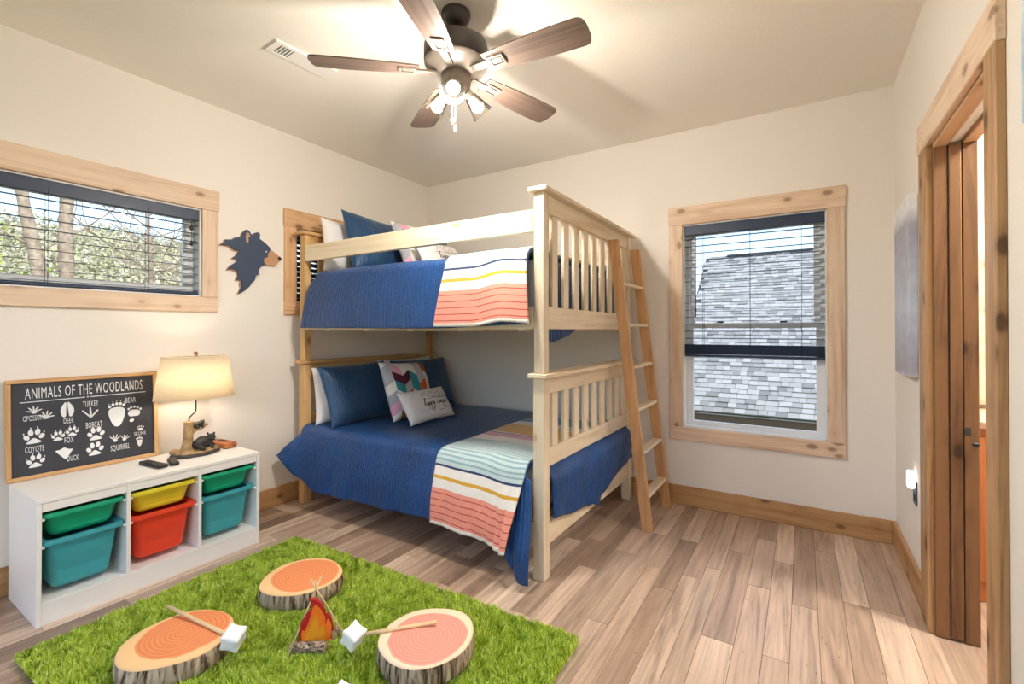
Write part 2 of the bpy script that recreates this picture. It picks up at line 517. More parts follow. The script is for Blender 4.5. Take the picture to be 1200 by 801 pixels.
# ------------------------------------------------------------ doorway with pocket door
d = empty('door_1', (W, -1.36, 0), kind='structure')
y0, y1 = DO
box('head_casing', (W - .026, y0 - .105, DH), (W, y1 + .155, DH + .135), ALDERLT, d)  # pale wood carries the daylight glare on this face
box('side_casing', (W - .024, y1, 0), (W, y1 + .145, DH), DOORC, d)
box('side_casing', (W - .024, y0 - .1, 0), (W, y0, DH), DOORC, d)
box('jamb', (W - .002, y1 - .018, 0), (W + .045, y1, DH), DOORW, d)
box('jamb', (W + .092, y1 - .018, 0), (W + T, y1, DH), DOORW, d)
box('jamb', (W - .002, y0, 0), (W + T, y0 + .018, DH), DOORW, d)
box('head_jamb', (W - .002, y0 + .018, DH - .018), (W + .045, y1 - .018, DH), ALDER, d)
box('head_jamb', (W + .092, y0 + .018, DH - .018), (W + T, y1 - .018, DH), ALDER, d)
box('track', (W + .052, y0 + .018, DH - .006), (W + .085, y1 - .018, DH - .001), PORCELAIN, d)
leaf = box('pocket_door', (W + .049, y1 - .022, .008), (W + .088, y1 + .02, DH - .012), DOORW, d)
pl = box('edge_pull', (W + .078, y1 - .026, .855), (W + .128, y1 - .019, .925), BLACK, d, bevel=.004); pl.parent = d
box('recess_shade', (W + .092, y1 - .0275, .873), (W + .112, y1 - .024, .907), SLOTSHADE, d, bevel=.001)  # raised dark block, painted as the shade of a recess
box('latch_bar', (W + .118, y1 - .03, .83), (W + .136, y1 - .018, .845), BLACK, d, bevel=.002)
# the room beyond the doorway
tag(boxes('floor_bathroom', [((W, -3.0, -.12), (W + 1.9, .1, -.002))], PLANK), kind='structure')
tag(boxes('wall_bathroom', [((W + T, -.02, 0), (W + 1.9, .1, H)), ((W + 1.8, -3.0, 0), (W + 1.9, -.02, H)), ((W + T, -3.0, 0), (W + 1.8, -2.9, H))], WALL), kind='structure')
tag(boxes('ceiling_bathroom', [((W + T, -3.0, H - .3), (W + 1.9, .1, H - .18))], CEIL), kind='structure')
van = empty('bathroom_vanity', (W + .6, -.3, 0), label='warm brown wooden vanity cabinet glimpsed through the doorway', cat='cabinet')
box('body', (W + T + .003, -.55, .0), (W + 1.2, -.025, .84), TABAC, van)
box('counter', (W + T + .003, -.59, .84), (W + 1.22, -.022, .875), ALDERLT, van)
for q in (0, 1):
    dd = box('door', (W + T + .03 + q * .52, -.568, .1), (W + T + .53 + q * .52, -.551, .8), TABAC, van, bevel=.004)
    kk = lathe('knob', [(.004, 0), (.005, .012), (.012, .018), (.011, .026), (.003, .029)], BLACK, None, loc=(W + T + (.47 if q == 0 else .61), -.568, .5), n=14, rot=(R(90), 0, 0)); setparent(kk, dd)
mir = empty('bathroom_mirror', (W + .6, -.03, 1.0), label='pale knotty wood framed panel above the vanity through the doorway', cat='mirror')
box('frame_panel', (W + T + .01, -.09, .9), (W + 1.1, -.022, 1.75), ALDERLT, mir)
bl = empty('bathroom_sconce', (W + .7, -1.2, H - .32), label='round ceiling lamp of the room beyond the doorway', cat='lamp')
lathe('lamp_dish', [(.02, 0), (.13, -.005), (.15, -.03), (.1, -.07), (.01, -.085)], emis('bath_glow', (1, .95, .88, 1), 260), bl, loc=(W + .7, -1.2, H - .302))

# ------------------------------------------------------------ bunk bed
BX0, BX1 = .095, 2.225           # outer faces of the end posts
BY0, BY1 = -1.517, -.07
PS = .066
bed = empty('bunk_bed', ((BX0 + BX1) / 2, (BY0 + BY1) / 2, 0),
            label='pale pine bunk bed with slatted ends standing against the corner', cat='bunk bed')
HEADW = wood3('honey_pine', '#d9b27c', '#bd8c52', '#7a4c22', knots=.2, val=.06, rough=.5)
def bb(name, a, b, bevel=.004, wd=None): return box(name, a, b, wd or PINE, bed, bevel=bevel)
for xo, s in ((BX0, 1), (BX1, -1)):
    xi = xo + s * PS; wd_ = HEADW if s > 0 else PINE
    for yo, t in ((BY0, 1), (BY1, -1)):
        bb('post', (xo, yo, 0), (xi, yo + t * PS, 1.062), wd=wd_)
        bb('post', (xo + s * .003, yo + t * .003, 1.086), (xi - s * .003, yo + t * (PS - .003), 2.045), wd=wd_)
    e0, e1 = BY0 + PS, BY1 - PS
    m0, m1 = (xo + s * .012, xo + s * .052)       # rail thickness inside the posts
    # lower end panel
    bb('cap_board', (xo - s * .028, BY0 - .026, 1.062), (xi + s * .02, BY1 + .026, 1.086), wd=wd_)
    bb('top_rail', (m0, e0, .972), (m1, e1, 1.062), wd=wd_)
    bb('bottom_rail', (m0, e0, .58), (m1, e1, .676), wd=wd_)
    bb('bed_end_rail', (m0, e0, .165), (m1, e1, .285), wd=wd_)
    # upper end panel
    bb('cap_board', (xo - s * .028, BY0 - .026, 2.045), (xi + s * .02, BY1 + .026, 2.068), wd=wd_)
    bb('top_rail', (m0, e0, 1.945), (m1, e1, 2.045), wd=wd_)
    bb('bottom_rail', (m0, e0, 1.32), (m1, e1, 1.44), wd=wd_)
    n = 9; pitch = .1445; st = BY0 + .159
    for z0_, z1_ in ((.676, .972), (1.44, 1.945)):
        for i in range(n):
            yy = st + i * pitch - .02
            bb('slat', (xo + s * .022, yy, z0_), (xo + s * .042, yy + .066, z1_), .002, wd=wd_)
xa, xb = BX0 + PS, BX1 - PS
for yy in (BY0 + .004, BY1 - .036):
    bb('side_rail', (xa, yy, .165), (xb, yy + .032, .3))
    bb('side_rail', (xa, yy, 1.32), (xb, yy + .032, 1.44))
    bb('guard_rail', (xa, yy - .002, 1.838), (xb, yy + .03, 1.958))
bb('bunk_board', (xa, BY0 + .037, 1.345), (xb, BY1 - .037, 1.37), .002)
bb('bunk_board', (xa, BY0 + .037, .275), (xb, BY1 - .037, .3), .002)
for i in range(5):
    xx = xa + .2 + i * .42
    bb('support_beam', (xx, BY0 + .037, 1.31), (xx + .05, BY1 - .037, 1.345), .002)

# mattresses
MATT = plain('mattress_ticking', '#dcdce2', .85, var=.03)
for z0_, z1_, lb in ((.301, .575, 'white mattress on the lower bunk under the navy quilt'), (1.371, 1.71, 'white mattress on the upper bunk under the navy quilt')):
    me = box_mesh('mattress', xb - xa - .02, BY1 - BY0 - .12, z1_ - z0_, .05, 4)
    o = obj('mattress', me, MATT, loc=((xa + xb) / 2, (BY0 + BY1) / 2, (z0_ + z1_) / 2), smooth=True); tag(o, lb, 'mattress')

# ------------------------------------------------------------ quilts and throws
def quilt_mat():
    s = NT('navy_satin_quilt')
    uv = s.n('ShaderNodeUVMap').outputs[0]
    sp = s.n('ShaderNodeSeparateXYZ'); s.l(uv, sp.inputs[0])
    ph = s.math('MULTIPLY', sp.outputs[0], 2 * math.pi / .021)
    wv = s.math('ABSOLUTE', s.math('SINE', s.math('MULTIPLY', ph, .5)))
    seam = s.math('POWER', wv, .45)
    c = s.coords((1, 1, 1), rnd=False)
    n1 = s.noise(c, 45, 3, .6)
    h = s.math('ADD', s.math('MULTIPLY', seam, 1.), s.math('MULTIPLY', n1, 1.4))
    s.bump(h, .7, .007)
    colr = s.ramp(s.noise(c, 3, 2), [(.3, lin('#093b70')), (.7, lin('#0a4788'))])
    return s.fin(colr, .3, 0, .5, Sheen_Weight=.05, Sheen_Roughness=.4)
QUILT = quilt_mat()
SHAM = None

def throw_mat():
    s = NT('striped_fleece')
    uv = s.n('ShaderNodeUVMap').outputs[0]
    sp = s.n('ShaderNodeSeparateXYZ'); s.l(uv, sp.inputs[0])
    v = sp.outputs[1]
    c = s.coords((1, 1, 1), rnd=False)
    v = s.math('ADD', v, s.math('MULTIPLY', s.math('SUBTRACT', s.noise(c, 9, 2), .5), .006))
    f = s.math('DIVIDE', v, 1.6)
    wh, co, mu, nv, pb, pk, te = [lin(q) for q in ('#f3ece4', '#ee9a86', '#dba83a', '#2f4068', '#c4d6d6', '#dc9fb4', '#3f86a4')]
    bands = [(0, wh), (.018, co), (.205, wh), (.255, mu), (.272, wh), (.322, nv), (.337, pb), (.70, wh), (.81, pk), (.90, nv), (.912, wh), (.93, mu), (1.17, wh), (1.30, te), (1.55, wh)]
    base = s.ramp(f, [(a / 1.6, b) for a, b in bands], 'CONSTANT')
    lines = s.ramp(f, [(0, wh), (.02 / 1.6, lin('#b8443c')), (.205 / 1.6, wh), (.345 / 1.6, lin('#7ba3ae')), (.69 / 1.6, wh), (.935 / 1.6, lin('#b98a28')), (1.165 / 1.6, wh), (1.3 / 1.6, lin('#7fb6c6')), (1.54 / 1.6, wh)], 'CONSTANT')
    m = lambda a: s.ramp(f, a, 'CONSTANT')
    mred = m([(0, (0, 0, 0)), (.02 / 1.6, (1, 1, 1)), (.2 / 1.6, (0, 0, 0))])
    mblu = m([(0, (0, 0, 0)), (.345 / 1.6, (1, 1, 1)), (.69 / 1.6, (0, 0, 0)), (1.3 / 1.6, (1, 1, 1)), (1.54 / 1.6, (0, 0, 0))])
    l1 = s.math('GREATER_THAN', s.math('FRACT', s.math('DIVIDE', v, .0365)), .86)
    l2 = s.math('GREATER_THAN', s.math('FRACT', s.math('DIVIDE', v, .023)), .6)
    fa = s.math('ADD', s.math('MULTIPLY', l1, mred), s.math('MULTIPLY', s.math('MULTIPLY', l2, mblu), .75))
    colr = s.mix(fa, base, lines)
    n2 = s.noise(c, 60, 3, .7)
    colr = s.mix(.35, colr, s.ramp(n2, [(.3, (.82, .82, .82)), (.65, (1.08, 1.08, 1.08))]), 'MULTIPLY')
    s.bump(n2, .4, .006)
    return s.fin(colr, .9, 0, .2, Sheen_Weight=.3)
THROW = throw_mat()

def surf(name, fn, us, vs_, mat, parent=None, thick=.012, extra=()):
    """cloth surface fn(u,v)->(x,y,z,uvx,uvy); extra = more (fn,us,vs) sheets of the same cloth"""
    V = []; F = []; UV = []
    for g, U, Vv in ((fn, us, vs_),) + tuple(extra):
        o = len(V); m = len(Vv)
        for a in U:
            for b in Vv:
                q = g(a, b); V.append(q[:3]); UV.append(q[3:5])
        for i in range(len(U) - 1):
            for j in range(m - 1):
                F.append((o + i * m + j, o + (i + 1) * m + j, o + (i + 1) * m + j + 1, o + i * m + j + 1))
    me = bpy.data.meshes.new(name); me.from_pydata(V, [], F); me.update()
    ul = me.uv_layers.new(name='UVMap')
    li = np.zeros(len(me.loops), int); me.loops.foreach_get('vertex_index', li)
    ul.data.foreach_set('uv', np.array(UV)[li].ravel())
    o = obj(name, me, mat, parent, smooth=True)
    sd = o.modifiers.new('thick', 'SOLIDIFY'); sd.thickness = thick; sd.offset = 0
    return o

def lerp(pts, x):
    if x <= pts[0][0]: return pts[0][1]
    for (a, b), (c, d_) in zip(pts, pts[1:]):
        if x <= c:
            t = (x - a) / (c - a); t = t * t * (3 - 2 * t); return b + (d_ - b) * t
    return pts[-1][1]
lin_ = lambda a, b, n: [a + (b - a) * i / (n - 1) for i in range(n)]
nz = lambda x, y, z=0., s=1.: noise.noise(Vector((x * s, y * s, z)))

def drape(ztop, yedge, yback, hem, flare, shift, fold, bulge=.0, yout=0.0, push=0.0, pw=lambda x: 1.):
    """returns fn(x, s): s = arclength from the back edge; drop below the corner follows hem(x)"""
    r = .055
    top = yedge - yback                       # negative number
    Ltop = abs(top)
    Larc = r * math.pi / 2
    def fn(x, t):
        # t 0..1 over top, 1..2 arc, 2..3 drop
        drop = ztop - r - hem(x)
        if t <= 1:
            y = yback + top * t; z = ztop + .012 * nz(x * 2.3, y * 2.3, 1.) + push
            s_ = Ltop * t; dn = 0
            y2 = y; xx = x
        elif t <= 2:
            a = (t - 1) * math.pi / 2
            y2 = yedge - r * math.sin(a); z = ztop - r + r * math.cos(a) + .012 * nz(x * 2.3, y2 * 2.3, 1.) * (2 - t) + push * (2 - t); s_ = Ltop + r * a; xx = x; dn = 0
            y2 -= push * (t - 1)
        else:
            dn = t - 2
            z = ztop - r - drop * dn
            y2 = yedge - r - flare(x) * dn ** 1.3 - bulge * math.sin(dn * math.pi) - push
            y2 += fold(x, dn)
            s_ = Ltop + Larc + drop * dn
            xx = x + shift(x) * dn ** pw(x)
        return (xx, y2, z, x, Ltop + Larc + drop - s_)
    return fn

Ts = lin_(0, 1, 26) + lin_(1, 2, 8)[1:] + lin_(2, 3, 30)[1:]
# lower quilt
hem_l = lambda x: lerp([(.16, .40), (.3, .25), (.45, .165), (.9, .175), (1.5, .2), (1.85, .19), (2.0, .16), (2.06, .075), (2.11, .04), (2.2, .035)], x)
flare_l = lambda x: lerp([(.16, .135), (.3, .07), (.5, .035), (1.0, .03), (1.9, .035), (2.1, .06)], x)
shift_l = lambda x: lerp([(.16, -.10), (.35, -.04), (.7, 0), (1.95, .0), (2.05, .035), (2.14, .068)], x)
def fold_l(x, dn):
    a = .010 * math.sin(x * 9.5 + .7) + .006 * math.sin(x * 21) + .012 * nz(x * 3, dn * 2, 4.)
    if x > 1.9: a += .02 * math.sin((x - 1.9) * 38) * min(1, (x - 1.9) / .12)
    return -abs(a) * dn * 1.6
lowq = drape(.60, BY0 + .03, -.14, hem_l, flare_l, shift_l, fold_l, .012, pw=lambda x: 1. if x < 1.9 else .3)
def flap_l(y, t):
    hem = lerp([(-1.46, .315), (-1.2, .27), (-.95, .235), (-.83, .19), (-.77, .235), (-.55, .29), (-.3, .33), (-.15, .34)], y)
    z = .60 - (.60 - hem) * t
    x_ = 2.135 + .100 * min(1, t / .3) ** .7 + .012 * abs(math.sin(y * 11 + 2 * t)) * t + .006 * nz(y * 6, t * 4, 9.)
    return (x_ + .003, y, z, y, t * .3)
q1 = surf('quilt', lowq, lin_(.175, 2.135, 110), Ts, QUILT, thick=.016, extra=((flap_l, lin_(-1.445, -.142, 60), lin_(0, 1, 20)),))
tag(q1, 'navy satin quilt spread over the lower bunk, its hem near the floor', 'quilt', 'navy quilts')
# upper quilt
hem_u = lambda x: lerp([(.3, 1.333), (1.5, 1.325), (2.15, 1.345)], x)
upq = drape(1.745, BY0 + .02, -.14, hem_u, lambda x: lerp([(.3, .0), (.6, .012), (2.15, .012)], x), lambda x: lerp([(.35, -.18), (.6, -.06), (1.0, 0), (2.15, 0)], x),
            lambda x, dn: -abs(.006 * math.sin(x * 8) + .008 * nz(x * 3, dn * 2, 7.)) * dn, .006, pw=lambda x: .5)
def flap_u(y, t):
    hem = lerp([(-1.46, 1.30), (-1.3, 1.245), (-1.1, 1.275), (-.9, 1.33), (-.14, 1.36)], y)
    z = 1.71 - (1.71 - hem) * t
    return (2.150 - .004 * t + .006 * math.sin(y * 20) * t, y, z, y, t * .4)
q2 = surf('quilt', upq, lin_(.36, 2.148, 90), Ts, QUILT, thick=.014, extra=((flap_u, lin_(-1.44, -.142, 50), lin_(0, 1, 14)),))
tag(q2, 'navy satin quilt draped over the side of the upper bunk', 'quilt', 'navy quilts')

# throws (their own cloth a little above the quilts)
hem_t = lambda x: lerp([(1.5, .195), (1.8, .185), (2.05, .165), (2.15, .17)], x)
fold_t = lambda x, dn: fold_l(x, dn) * .8 - .012 * abs(math.sin(x * 13)) * dn * (1 if x > 1.75 else .3)
lowt = drape(.60, BY0 + .03, -.2, hem_t, lambda x: flare_l(x) + .004, lambda x: lerp([(1.5, -.005), (1.9, 0), (2.02, -.02), (2.13, -.055)], x), fold_t, .013, push=.018)
t1 = surf('throw_blanket', lowt, lin_(1.525, 2.13, 60), Ts, THROW, thick=.01)
tag(t1, 'striped coral, white and blue fleece throw across the foot of the lower bunk', 'blanket', 'striped throws')
upt = drape(1.745, BY0 + .02, -.2, lambda x: lerp([(1.5, 1.335), (1.8, 1.335), (2.0, 1.36), (2.15, 1.35)], x), lambda x: .018, lambda x: lerp([(1.58, -.075), (1.8, 0), (2.148, .03)], x),
            lambda x, dn: -abs(.007 * math.sin(x * 15 + .5)) * dn - (.02 * math.exp(-((x - 2.02) / .05) ** 2)) * dn, .008, push=.017)
t2 = surf('throw_blanket', upt, lin_(1.6, 2.148, 55), Ts, THROW, thick=.01)
tag(t2, 'striped fleece throw hanging over the side of the upper bunk', 'blanket', 'striped throws')

# ------------------------------------------------------------ pillows (local: X right, Y up, Z face normal)
def psurf(w, h, t, seed, pinch=.055):
    def f(u, v):                               # u, v in -1..1
        a = max(0, 1 - abs(u) ** 3.2) * max(0, 1 - abs(v) ** 3.2)
        z = t / 2 * a ** .52
        x = u * w / 2 * (1 - pinch * (1 - v * v)) ; y = v * h / 2 * (1 - pinch * (1 - u * u))
        z *= 1 + .14 * nz(u * 1.5 + seed, v * 1.5, seed) + .05 * nz(u * 5 + seed, v * 5, seed + 3)
        z += .0035 * nz(u * 9 + seed, v * 9, 1.) * min(1, a * 4)
        return x, y, z
    return f

def place(B, tilt, yaw=0, roll=0):
    """matrix of a cushion whose bottom edge rests at B, face towards +x, leaning back by tilt degrees"""
    t = R(tilt)
    m = Matrix(((0, -math.sin(t), math.cos(t)), (1, 0, 0), (0, math.cos(t), math.sin(t)))).to_4x4()
    return Matrix.Translation(B) @ Matrix.Rotation(R(yaw), 4, 'Z') @ m @ Matrix.Rotation(R(roll), 4, 'Z')

def pillow(label, w, h, t, mat, B, tilt, yaw=0, roll=0, seed=1., cat='pillow', group=None, name='pillow', flange=0, n=30, parts=None):
    f = psurf(w, h, t, seed)
    M = place(B, tilt, yaw, roll) @ Matrix.Translation((0, h / 2, 0))
    g = lin_(-1, 1, n); V = []; F = []; UV = []
    for side in (1, -1):
        o = len(V)
        for u in g:
            for v in g:
                x, y, z = f(u, v); V.append((x, y, side * max(z, .003))); UV.append((x, y))
        for i in range(n - 1):
            for j in range(n - 1):
                q = (o + i * n + j, o + (i + 1) * n + j, o + (i + 1) * n + j + 1, o + i * n + j + 1)
                F.append(q if side == 1 else q[::-1])
    N = n * n
    ring = [i * n for i in range(n)] + [(n - 1) * n + j for j in range(1, n)] + [i * n + n - 1 for i in range(n - 2, -1, -1)] + [j for j in range(n - 2, 0, -1)]
    for a, b in zip(ring, ring[1:] + ring[:1]): F.append((a, N + a, N + b, b))
    me = bpy.data.meshes.new(name); me.from_pydata(V, [], F); me.update()
    ul = me.uv_layers.new(name='UVMap'); li = np.zeros(len(me.loops), int); me.loops.foreach_get('vertex_index', li)
    ul.data.foreach_set('uv', np.array(UV)[li].ravel())
    bm = bmesh.new(); bm.from_mesh(me); bmesh.ops.recalc_face_normals(bm, faces=bm.faces); bm.to_mesh(me); bm.free()
    me.shade_smooth(); me.materials.append(mat)
    if parts:
        root = empty(name, mat=M, label=label, cat=cat, group=group)
        obj('cushion', me, None, root, True)
        parts(root, f, w, h)
        return root
    o = bpy.data.objects.new(name, me); col.objects.link(o); o.matrix_basis = M
    return tag(o, label, cat, group)

LINEN = plain('white_cotton', '#e9e5e4', .85, var=.03, nscale=60, bump=.1)
def sham_mat():
    s = NT('navy_satin_sham'); c = s.coords()
    uv = s.n('ShaderNodeUVMap').outputs[0]; sp = s.n('ShaderNodeSeparateXYZ'); s.l(uv, sp.inputs[0])
    wv = s.math('ABSOLUTE', s.math('SINE', s.math('MULTIPLY', sp.outputs[0], math.pi / .021)))
    h = s.math('ADD', s.math('POWER', wv, .5), s.math('MULTIPLY', s.noise(c, 30, 3), .6))
    s.bump(h, .55, .005)
    return s.fin(s.ramp(s.noise(c, 4, 2), [(.3, lin('#0f3a60')), (.7, lin('#134873'))]), .38, 0, .5, Sheen_Weight=.2)
SHAM = sham_mat()
def chevron_mat():
    s = NT('chevron_print')
    uv = s.n('ShaderNodeUVMap').outputs[0]; sp = s.n('ShaderNodeSeparateXYZ'); s.l(uv, sp.inputs[0])
    cw = .083
    cu = s.math('DIVIDE', s.math('ADD', sp.outputs[0], 5.), cw)
    ci = s.math('FLOOR', cu); fr = s.math('FRACT', cu)
    par = s.math('MODULO', ci, 2.)
    tri = s.math('ABSOLUTE', s.math('SUBTRACT', fr, par))        # rises then falls
    vv = s.math('DIVIDE', s.math('ADD', s.math('ADD', sp.outputs[1], 5.), s.math('MULTIPLY', tri, .05)), .078)
    ri = s.math('FLOOR', vv)
    cm = s.n('ShaderNodeCombineXYZ'); s.l(ci, cm.inputs[0]); s.l(ri, cm.inputs[1])
    wnn = s.n('ShaderNodeTexWhiteNoise', noise_dimensions='2D'); s.l(cm.outputs[0], wnn.inputs['Vector'])
    cols = ['#efebe2', '#d4633a', '#f2eee6', '#a9803f', '#e6d281', '#b0b4ba', '#3c919a', '#efeae0', '#e2a9bf', '#5d2a3a', '#efebe2', '#b9bcc2', '#c09a44']
    colr = s.ramp(wnn.outputs['Value'], [(i / len(cols), lin(q)) for i, q in enumerate(cols)], 'CONSTANT')
    return s.fin(colr, .85, 0, .25)
CHEV = chevron_mat()

INK = plain('black_ink', '#1c1c20', .8, var=.02)
GLY = {'h': (.78, [[(0, .3), (.25, 1.2), (.36, 2.1), (.24, 2.4), (.13, 1.6), (.08, 0)], [(.08, .1), (.28, .85), (.48, .85), (.5, .12), (.78, .3)]]),
       'a': (.8, [[(.6, .85), (.35, 1), (.08, .6), (.15, .08), (.42, .2), (.6, .95), (.58, .15), (.8, .3)]]),
       'p': (.8, [[(0, .3), (.15, .95), (.1, 0), (.06, -1.25)], [(.1, .1), (.2, .7), (.42, 1), (.62, .6), (.42, .05), (.22, .15)], [(.42, .05), (.8, .3)]]),
       'y': (.8, [[(0, .3), (.12, .95), (.15, .2), (.38, .12), (.56, .95), (.5, -.6), (.2, -1.7), (-.15, -1.5), (.25, -.7), (.8, .3)]]),
       'c': (.66, [[(.55, .8), (.32, 1), (.08, .55), (.22, .08), (.66, .3)]]),
       'm': (.98, [[(0, .3), (.1, .95), (.1, .05)], [(.1, .3), (.3, 1), (.4, .7), (.4, .05)], [(.4, .3), (.6, 1), (.7, .7), (.72, .12), (.98, .3)]]),
       'e': (.68, [[(0, .3), (.42, .6), (.36, 1), (.12, .75), (.14, .15), (.38, .05), (.68, .3)]]),
       'r': (.6, [[(0, .3), (.12, .98), (.32, .85), (.26, .12), (.6, .3)]]), ' ': (.75, [])}
def ribbon(paths, f, w, h, width):
    """flat inked strokes lying on a cushion face"""
    V = []; F = []
    for P in paths:
        P = smoothpoly(P, 5) if len(P) > 2 else P
        if len(P) == 2: P = [tuple(a + (b - a) * k / 6 for a, b in zip(P[0], P[1])) for k in range(7)]
        o = len(V)
        for i, (x, y) in enumerate(P):
            a = P[max(i - 1, 0)]; b = P[min(i + 1, len(P) - 1)]
            tx, ty = b[0] - a[0], b[1] - a[1]; L = math.hypot(tx, ty) or 1
            nx, ny = -ty / L * width / 2, tx / L * width / 2
            for s_ in (1, -1):
                px, py = x + nx * s_, y + ny * s_
                fx, fy, fz = f(px / (w / 2), py / (h / 2)); V.append((fx, fy, fz + .0018))
        for i in range(len(P) - 1):
            F.append((o + 2 * i, o + 2 * i + 1, o + 2 * i + 3, o + 2 * i + 2))
    return V, F
def camper(root, f, w, h):
    k = .036; paths = []; x = 0
    for ch in 'happy camper':
        adv, st = GLY[ch]
        for s_ in st: paths.append([((x + a + b * .22) * k, b * k * .9) for a, b in s_])
        x += adv
    tw = x * k; sc_ = .29 / tw
    paths = [[(a * sc_ - .105, b * sc_ - .03) for a, b in P] for P in paths]
    pyd('lettering', *ribbon(paths, f, w, h, .0042), INK, root, True)
    dr = [[(-.13, .022), (-.08, .03), (-.03, .024), (.03, .03), (.1, .022), (.16, .026), (.2, .024)]]
    for q in ([(-.11, .04), (-.08, .085), (-.06, .07), (-.045, .09), (-.01, .04)], [(-.02, .05), (.02, .095), (.04, .078), (.055, .09), (.1, .045)], [(.09, .06), (.12, .085), (.15, .055)]):
        for a, b in zip(q, q[1:]): dr.append([a, b])
    for tx in (.02, .045, .09, .115, .16):
        dr.append([(tx - .008, .028), (tx, .052)]); dr.append([(tx + .008, .028), (tx, .052)]); dr.append([(tx - .008, .03), (tx + .008, .03)])
    dr += [[(.05, -.085), (.11, -.08), (.16, -.065), (.2, -.06)]]
    pyd('line_drawing', *ribbon(dr, f, w, h, .0026), INK, root, True)

ZL, ZU = .605, 1.752
pillow('white pillow propped on the lower headboard at the open side', .66, .43, .17, LINEN, (.275, -1.165, ZL), 7, seed=1.2, group='white sleeping pillows')
pillow('white pillow in the lower bunk behind the chevron cushion by the wall', .66, .46, .15, LINEN, (.265, -.52, ZL), 6, roll=1, seed=2.7, group='white sleeping pillows')
pillow('navy satin sham at the open side of the lower bunk', .66, .47, .17, SHAM, (.46, -1.17, ZL + .004), 20, 2, 1, seed=3.1, group='navy shams')
pillow('navy satin sham by the wall in the lower bunk', .68, .47, .16, SHAM, (.47, -.46, ZL + .004), 20, -2, 0, seed=4.4, group='navy shams')
pillow('multicoloured chevron cushion in the lower bunk', .50, .48, .15, CHEV, (.72, -.9, ZL + .006), 22, 3, -2, seed=5.5, group='chevron cushions')
pillow('small white happy camper cushion lying on the lower bunk', .53, .27, .12, LINEN, (.93, -.92, ZL + .012), 32, 3, 0, seed=6.3, group='happy camper cushions', parts=camper)
pillow('white pillow propped on the upper headboard at the open side', .64, .42, .16, LINEN, (.3, -1.13, ZU), 9, 0, -3, seed=7.2, group='white sleeping pillows')
pillow('navy satin sham at the open side of the upper bunk', .66, .50, .17, SHAM, (.5, -1.03, ZU), 17, 4, -2, seed=8.1, group='navy shams')
pillow('navy satin sham by the wall in the upper bunk', .62, .48, .16, SHAM, (.6, -.56, ZU), 20, -2, 0, seed=9.4, group='navy shams')
pillow('multicoloured chevron cushion in the upper bunk', .48, .46, .14, CHEV, (.78, -.83, ZU + .004), 22, 2, 2, seed=10.6, group='chevron cushions')
pillow('small white happy camper cushion lying on the upper bunk', .53, .27, .12, LINEN, (.98, -.82, ZU + .008), 26, 3, 3, seed=11.3, group='happy camper cushions', parts=camper)

# ------------------------------------------------------------ ladder leaning on the foot of the bunk
LADW = wood3('ladder_wood', '#d0a272', '#b07e4e', '#6a4424', knots=.12, val=.06, rough=.5)
lad = empty('ladder', (2.5, -.36, 0), label='wooden six-rung ladder leaning against the foot of the bunk bed', cat='ladder')
lx0, lz0, lx1, lz1 = 2.505, 0, 2.272, 1.935
def rail(yc):
    dx, dz = lx1 - lx0, lz1 - lz0; L = math.hypot(dx, dz); hw = .034 * L / dz
    poly = [(lx0 - hw, 0), (lx0 + hw, 0), (lx1 + hw, lz1), (lx1 - hw, lz1)]
    v = [(a, yc - .014, z) for a, z in poly] + [(a, yc + .014, z) for a, z in poly]
    return pyd('rail', v, [(0, 1, 2, 3), (7, 6, 5, 4), (0, 4, 5, 1), (1, 5, 6, 2), (2, 6, 7, 3), (3, 7, 4, 0)], LADW['z'], lad, center=True)
rail(-.610); rail(-.135)
for i in range(6):
    z = .215 + .284 * i; xx = lx0 + (lx1 - lx0) * z / lz1
    box('rung', (xx - .032, -.596, z - .011), (xx + .032, -.149, z + .011), PINE, lad)

# ------------------------------------------------------------ ceiling fan
FX, FY = 1.97, -1.925
BRONZE = plain('fan_bronze', '#4a4440', .45, .6, var=.08)
NICKEL = plain('fan_bracket_metal', '#8d837a', .4, .6, var=.05)
BLADE = wood('fan_blade_wood', '#6a5950', '#4d4039', '#33261f', axis='x', knots=0, rough=.38, val=.04, across=20)
fan = empty('ceiling_fan', (FX, FY, H), label='five-blade ceiling fan with three lit glass lamps', cat='ceiling fan')
P = dict(parent=fan, local=True)
lathe('canopy', [(.068, 0), (.07, -.012), (.062, -.04), (.04, -.062), (.02, -.07)], BRONZE, loc=(0, 0, 0), **P)
lathe('downrod', [(.013, -.06), (.013, -.15)], BRONZE, **P)
lathe('rod_collar', [(.016, -.102), (.034, -.108), (.036, -.135), (.024, -.15)], BRONZE, **P)
lathe('motor_housing', [(.03, -.13), (.115, -.138), (.148, -.155), (.152, -.175), (.152, -.235), (.145, -.245)], BRONZE, n=48, **P)
lathe('lower_housing', [(.148, -.245), (.15, -.252), (.14, -.268), (.085, -.29), (.07, -.297)], NICKEL, n=48, **P)
lathe('light_kit', [(.066, -.295), (.07, -.3), (.07, -.345), (.06, -.37), (.045, -.385), (.012, -.392)], NICKEL, n=40, **P)
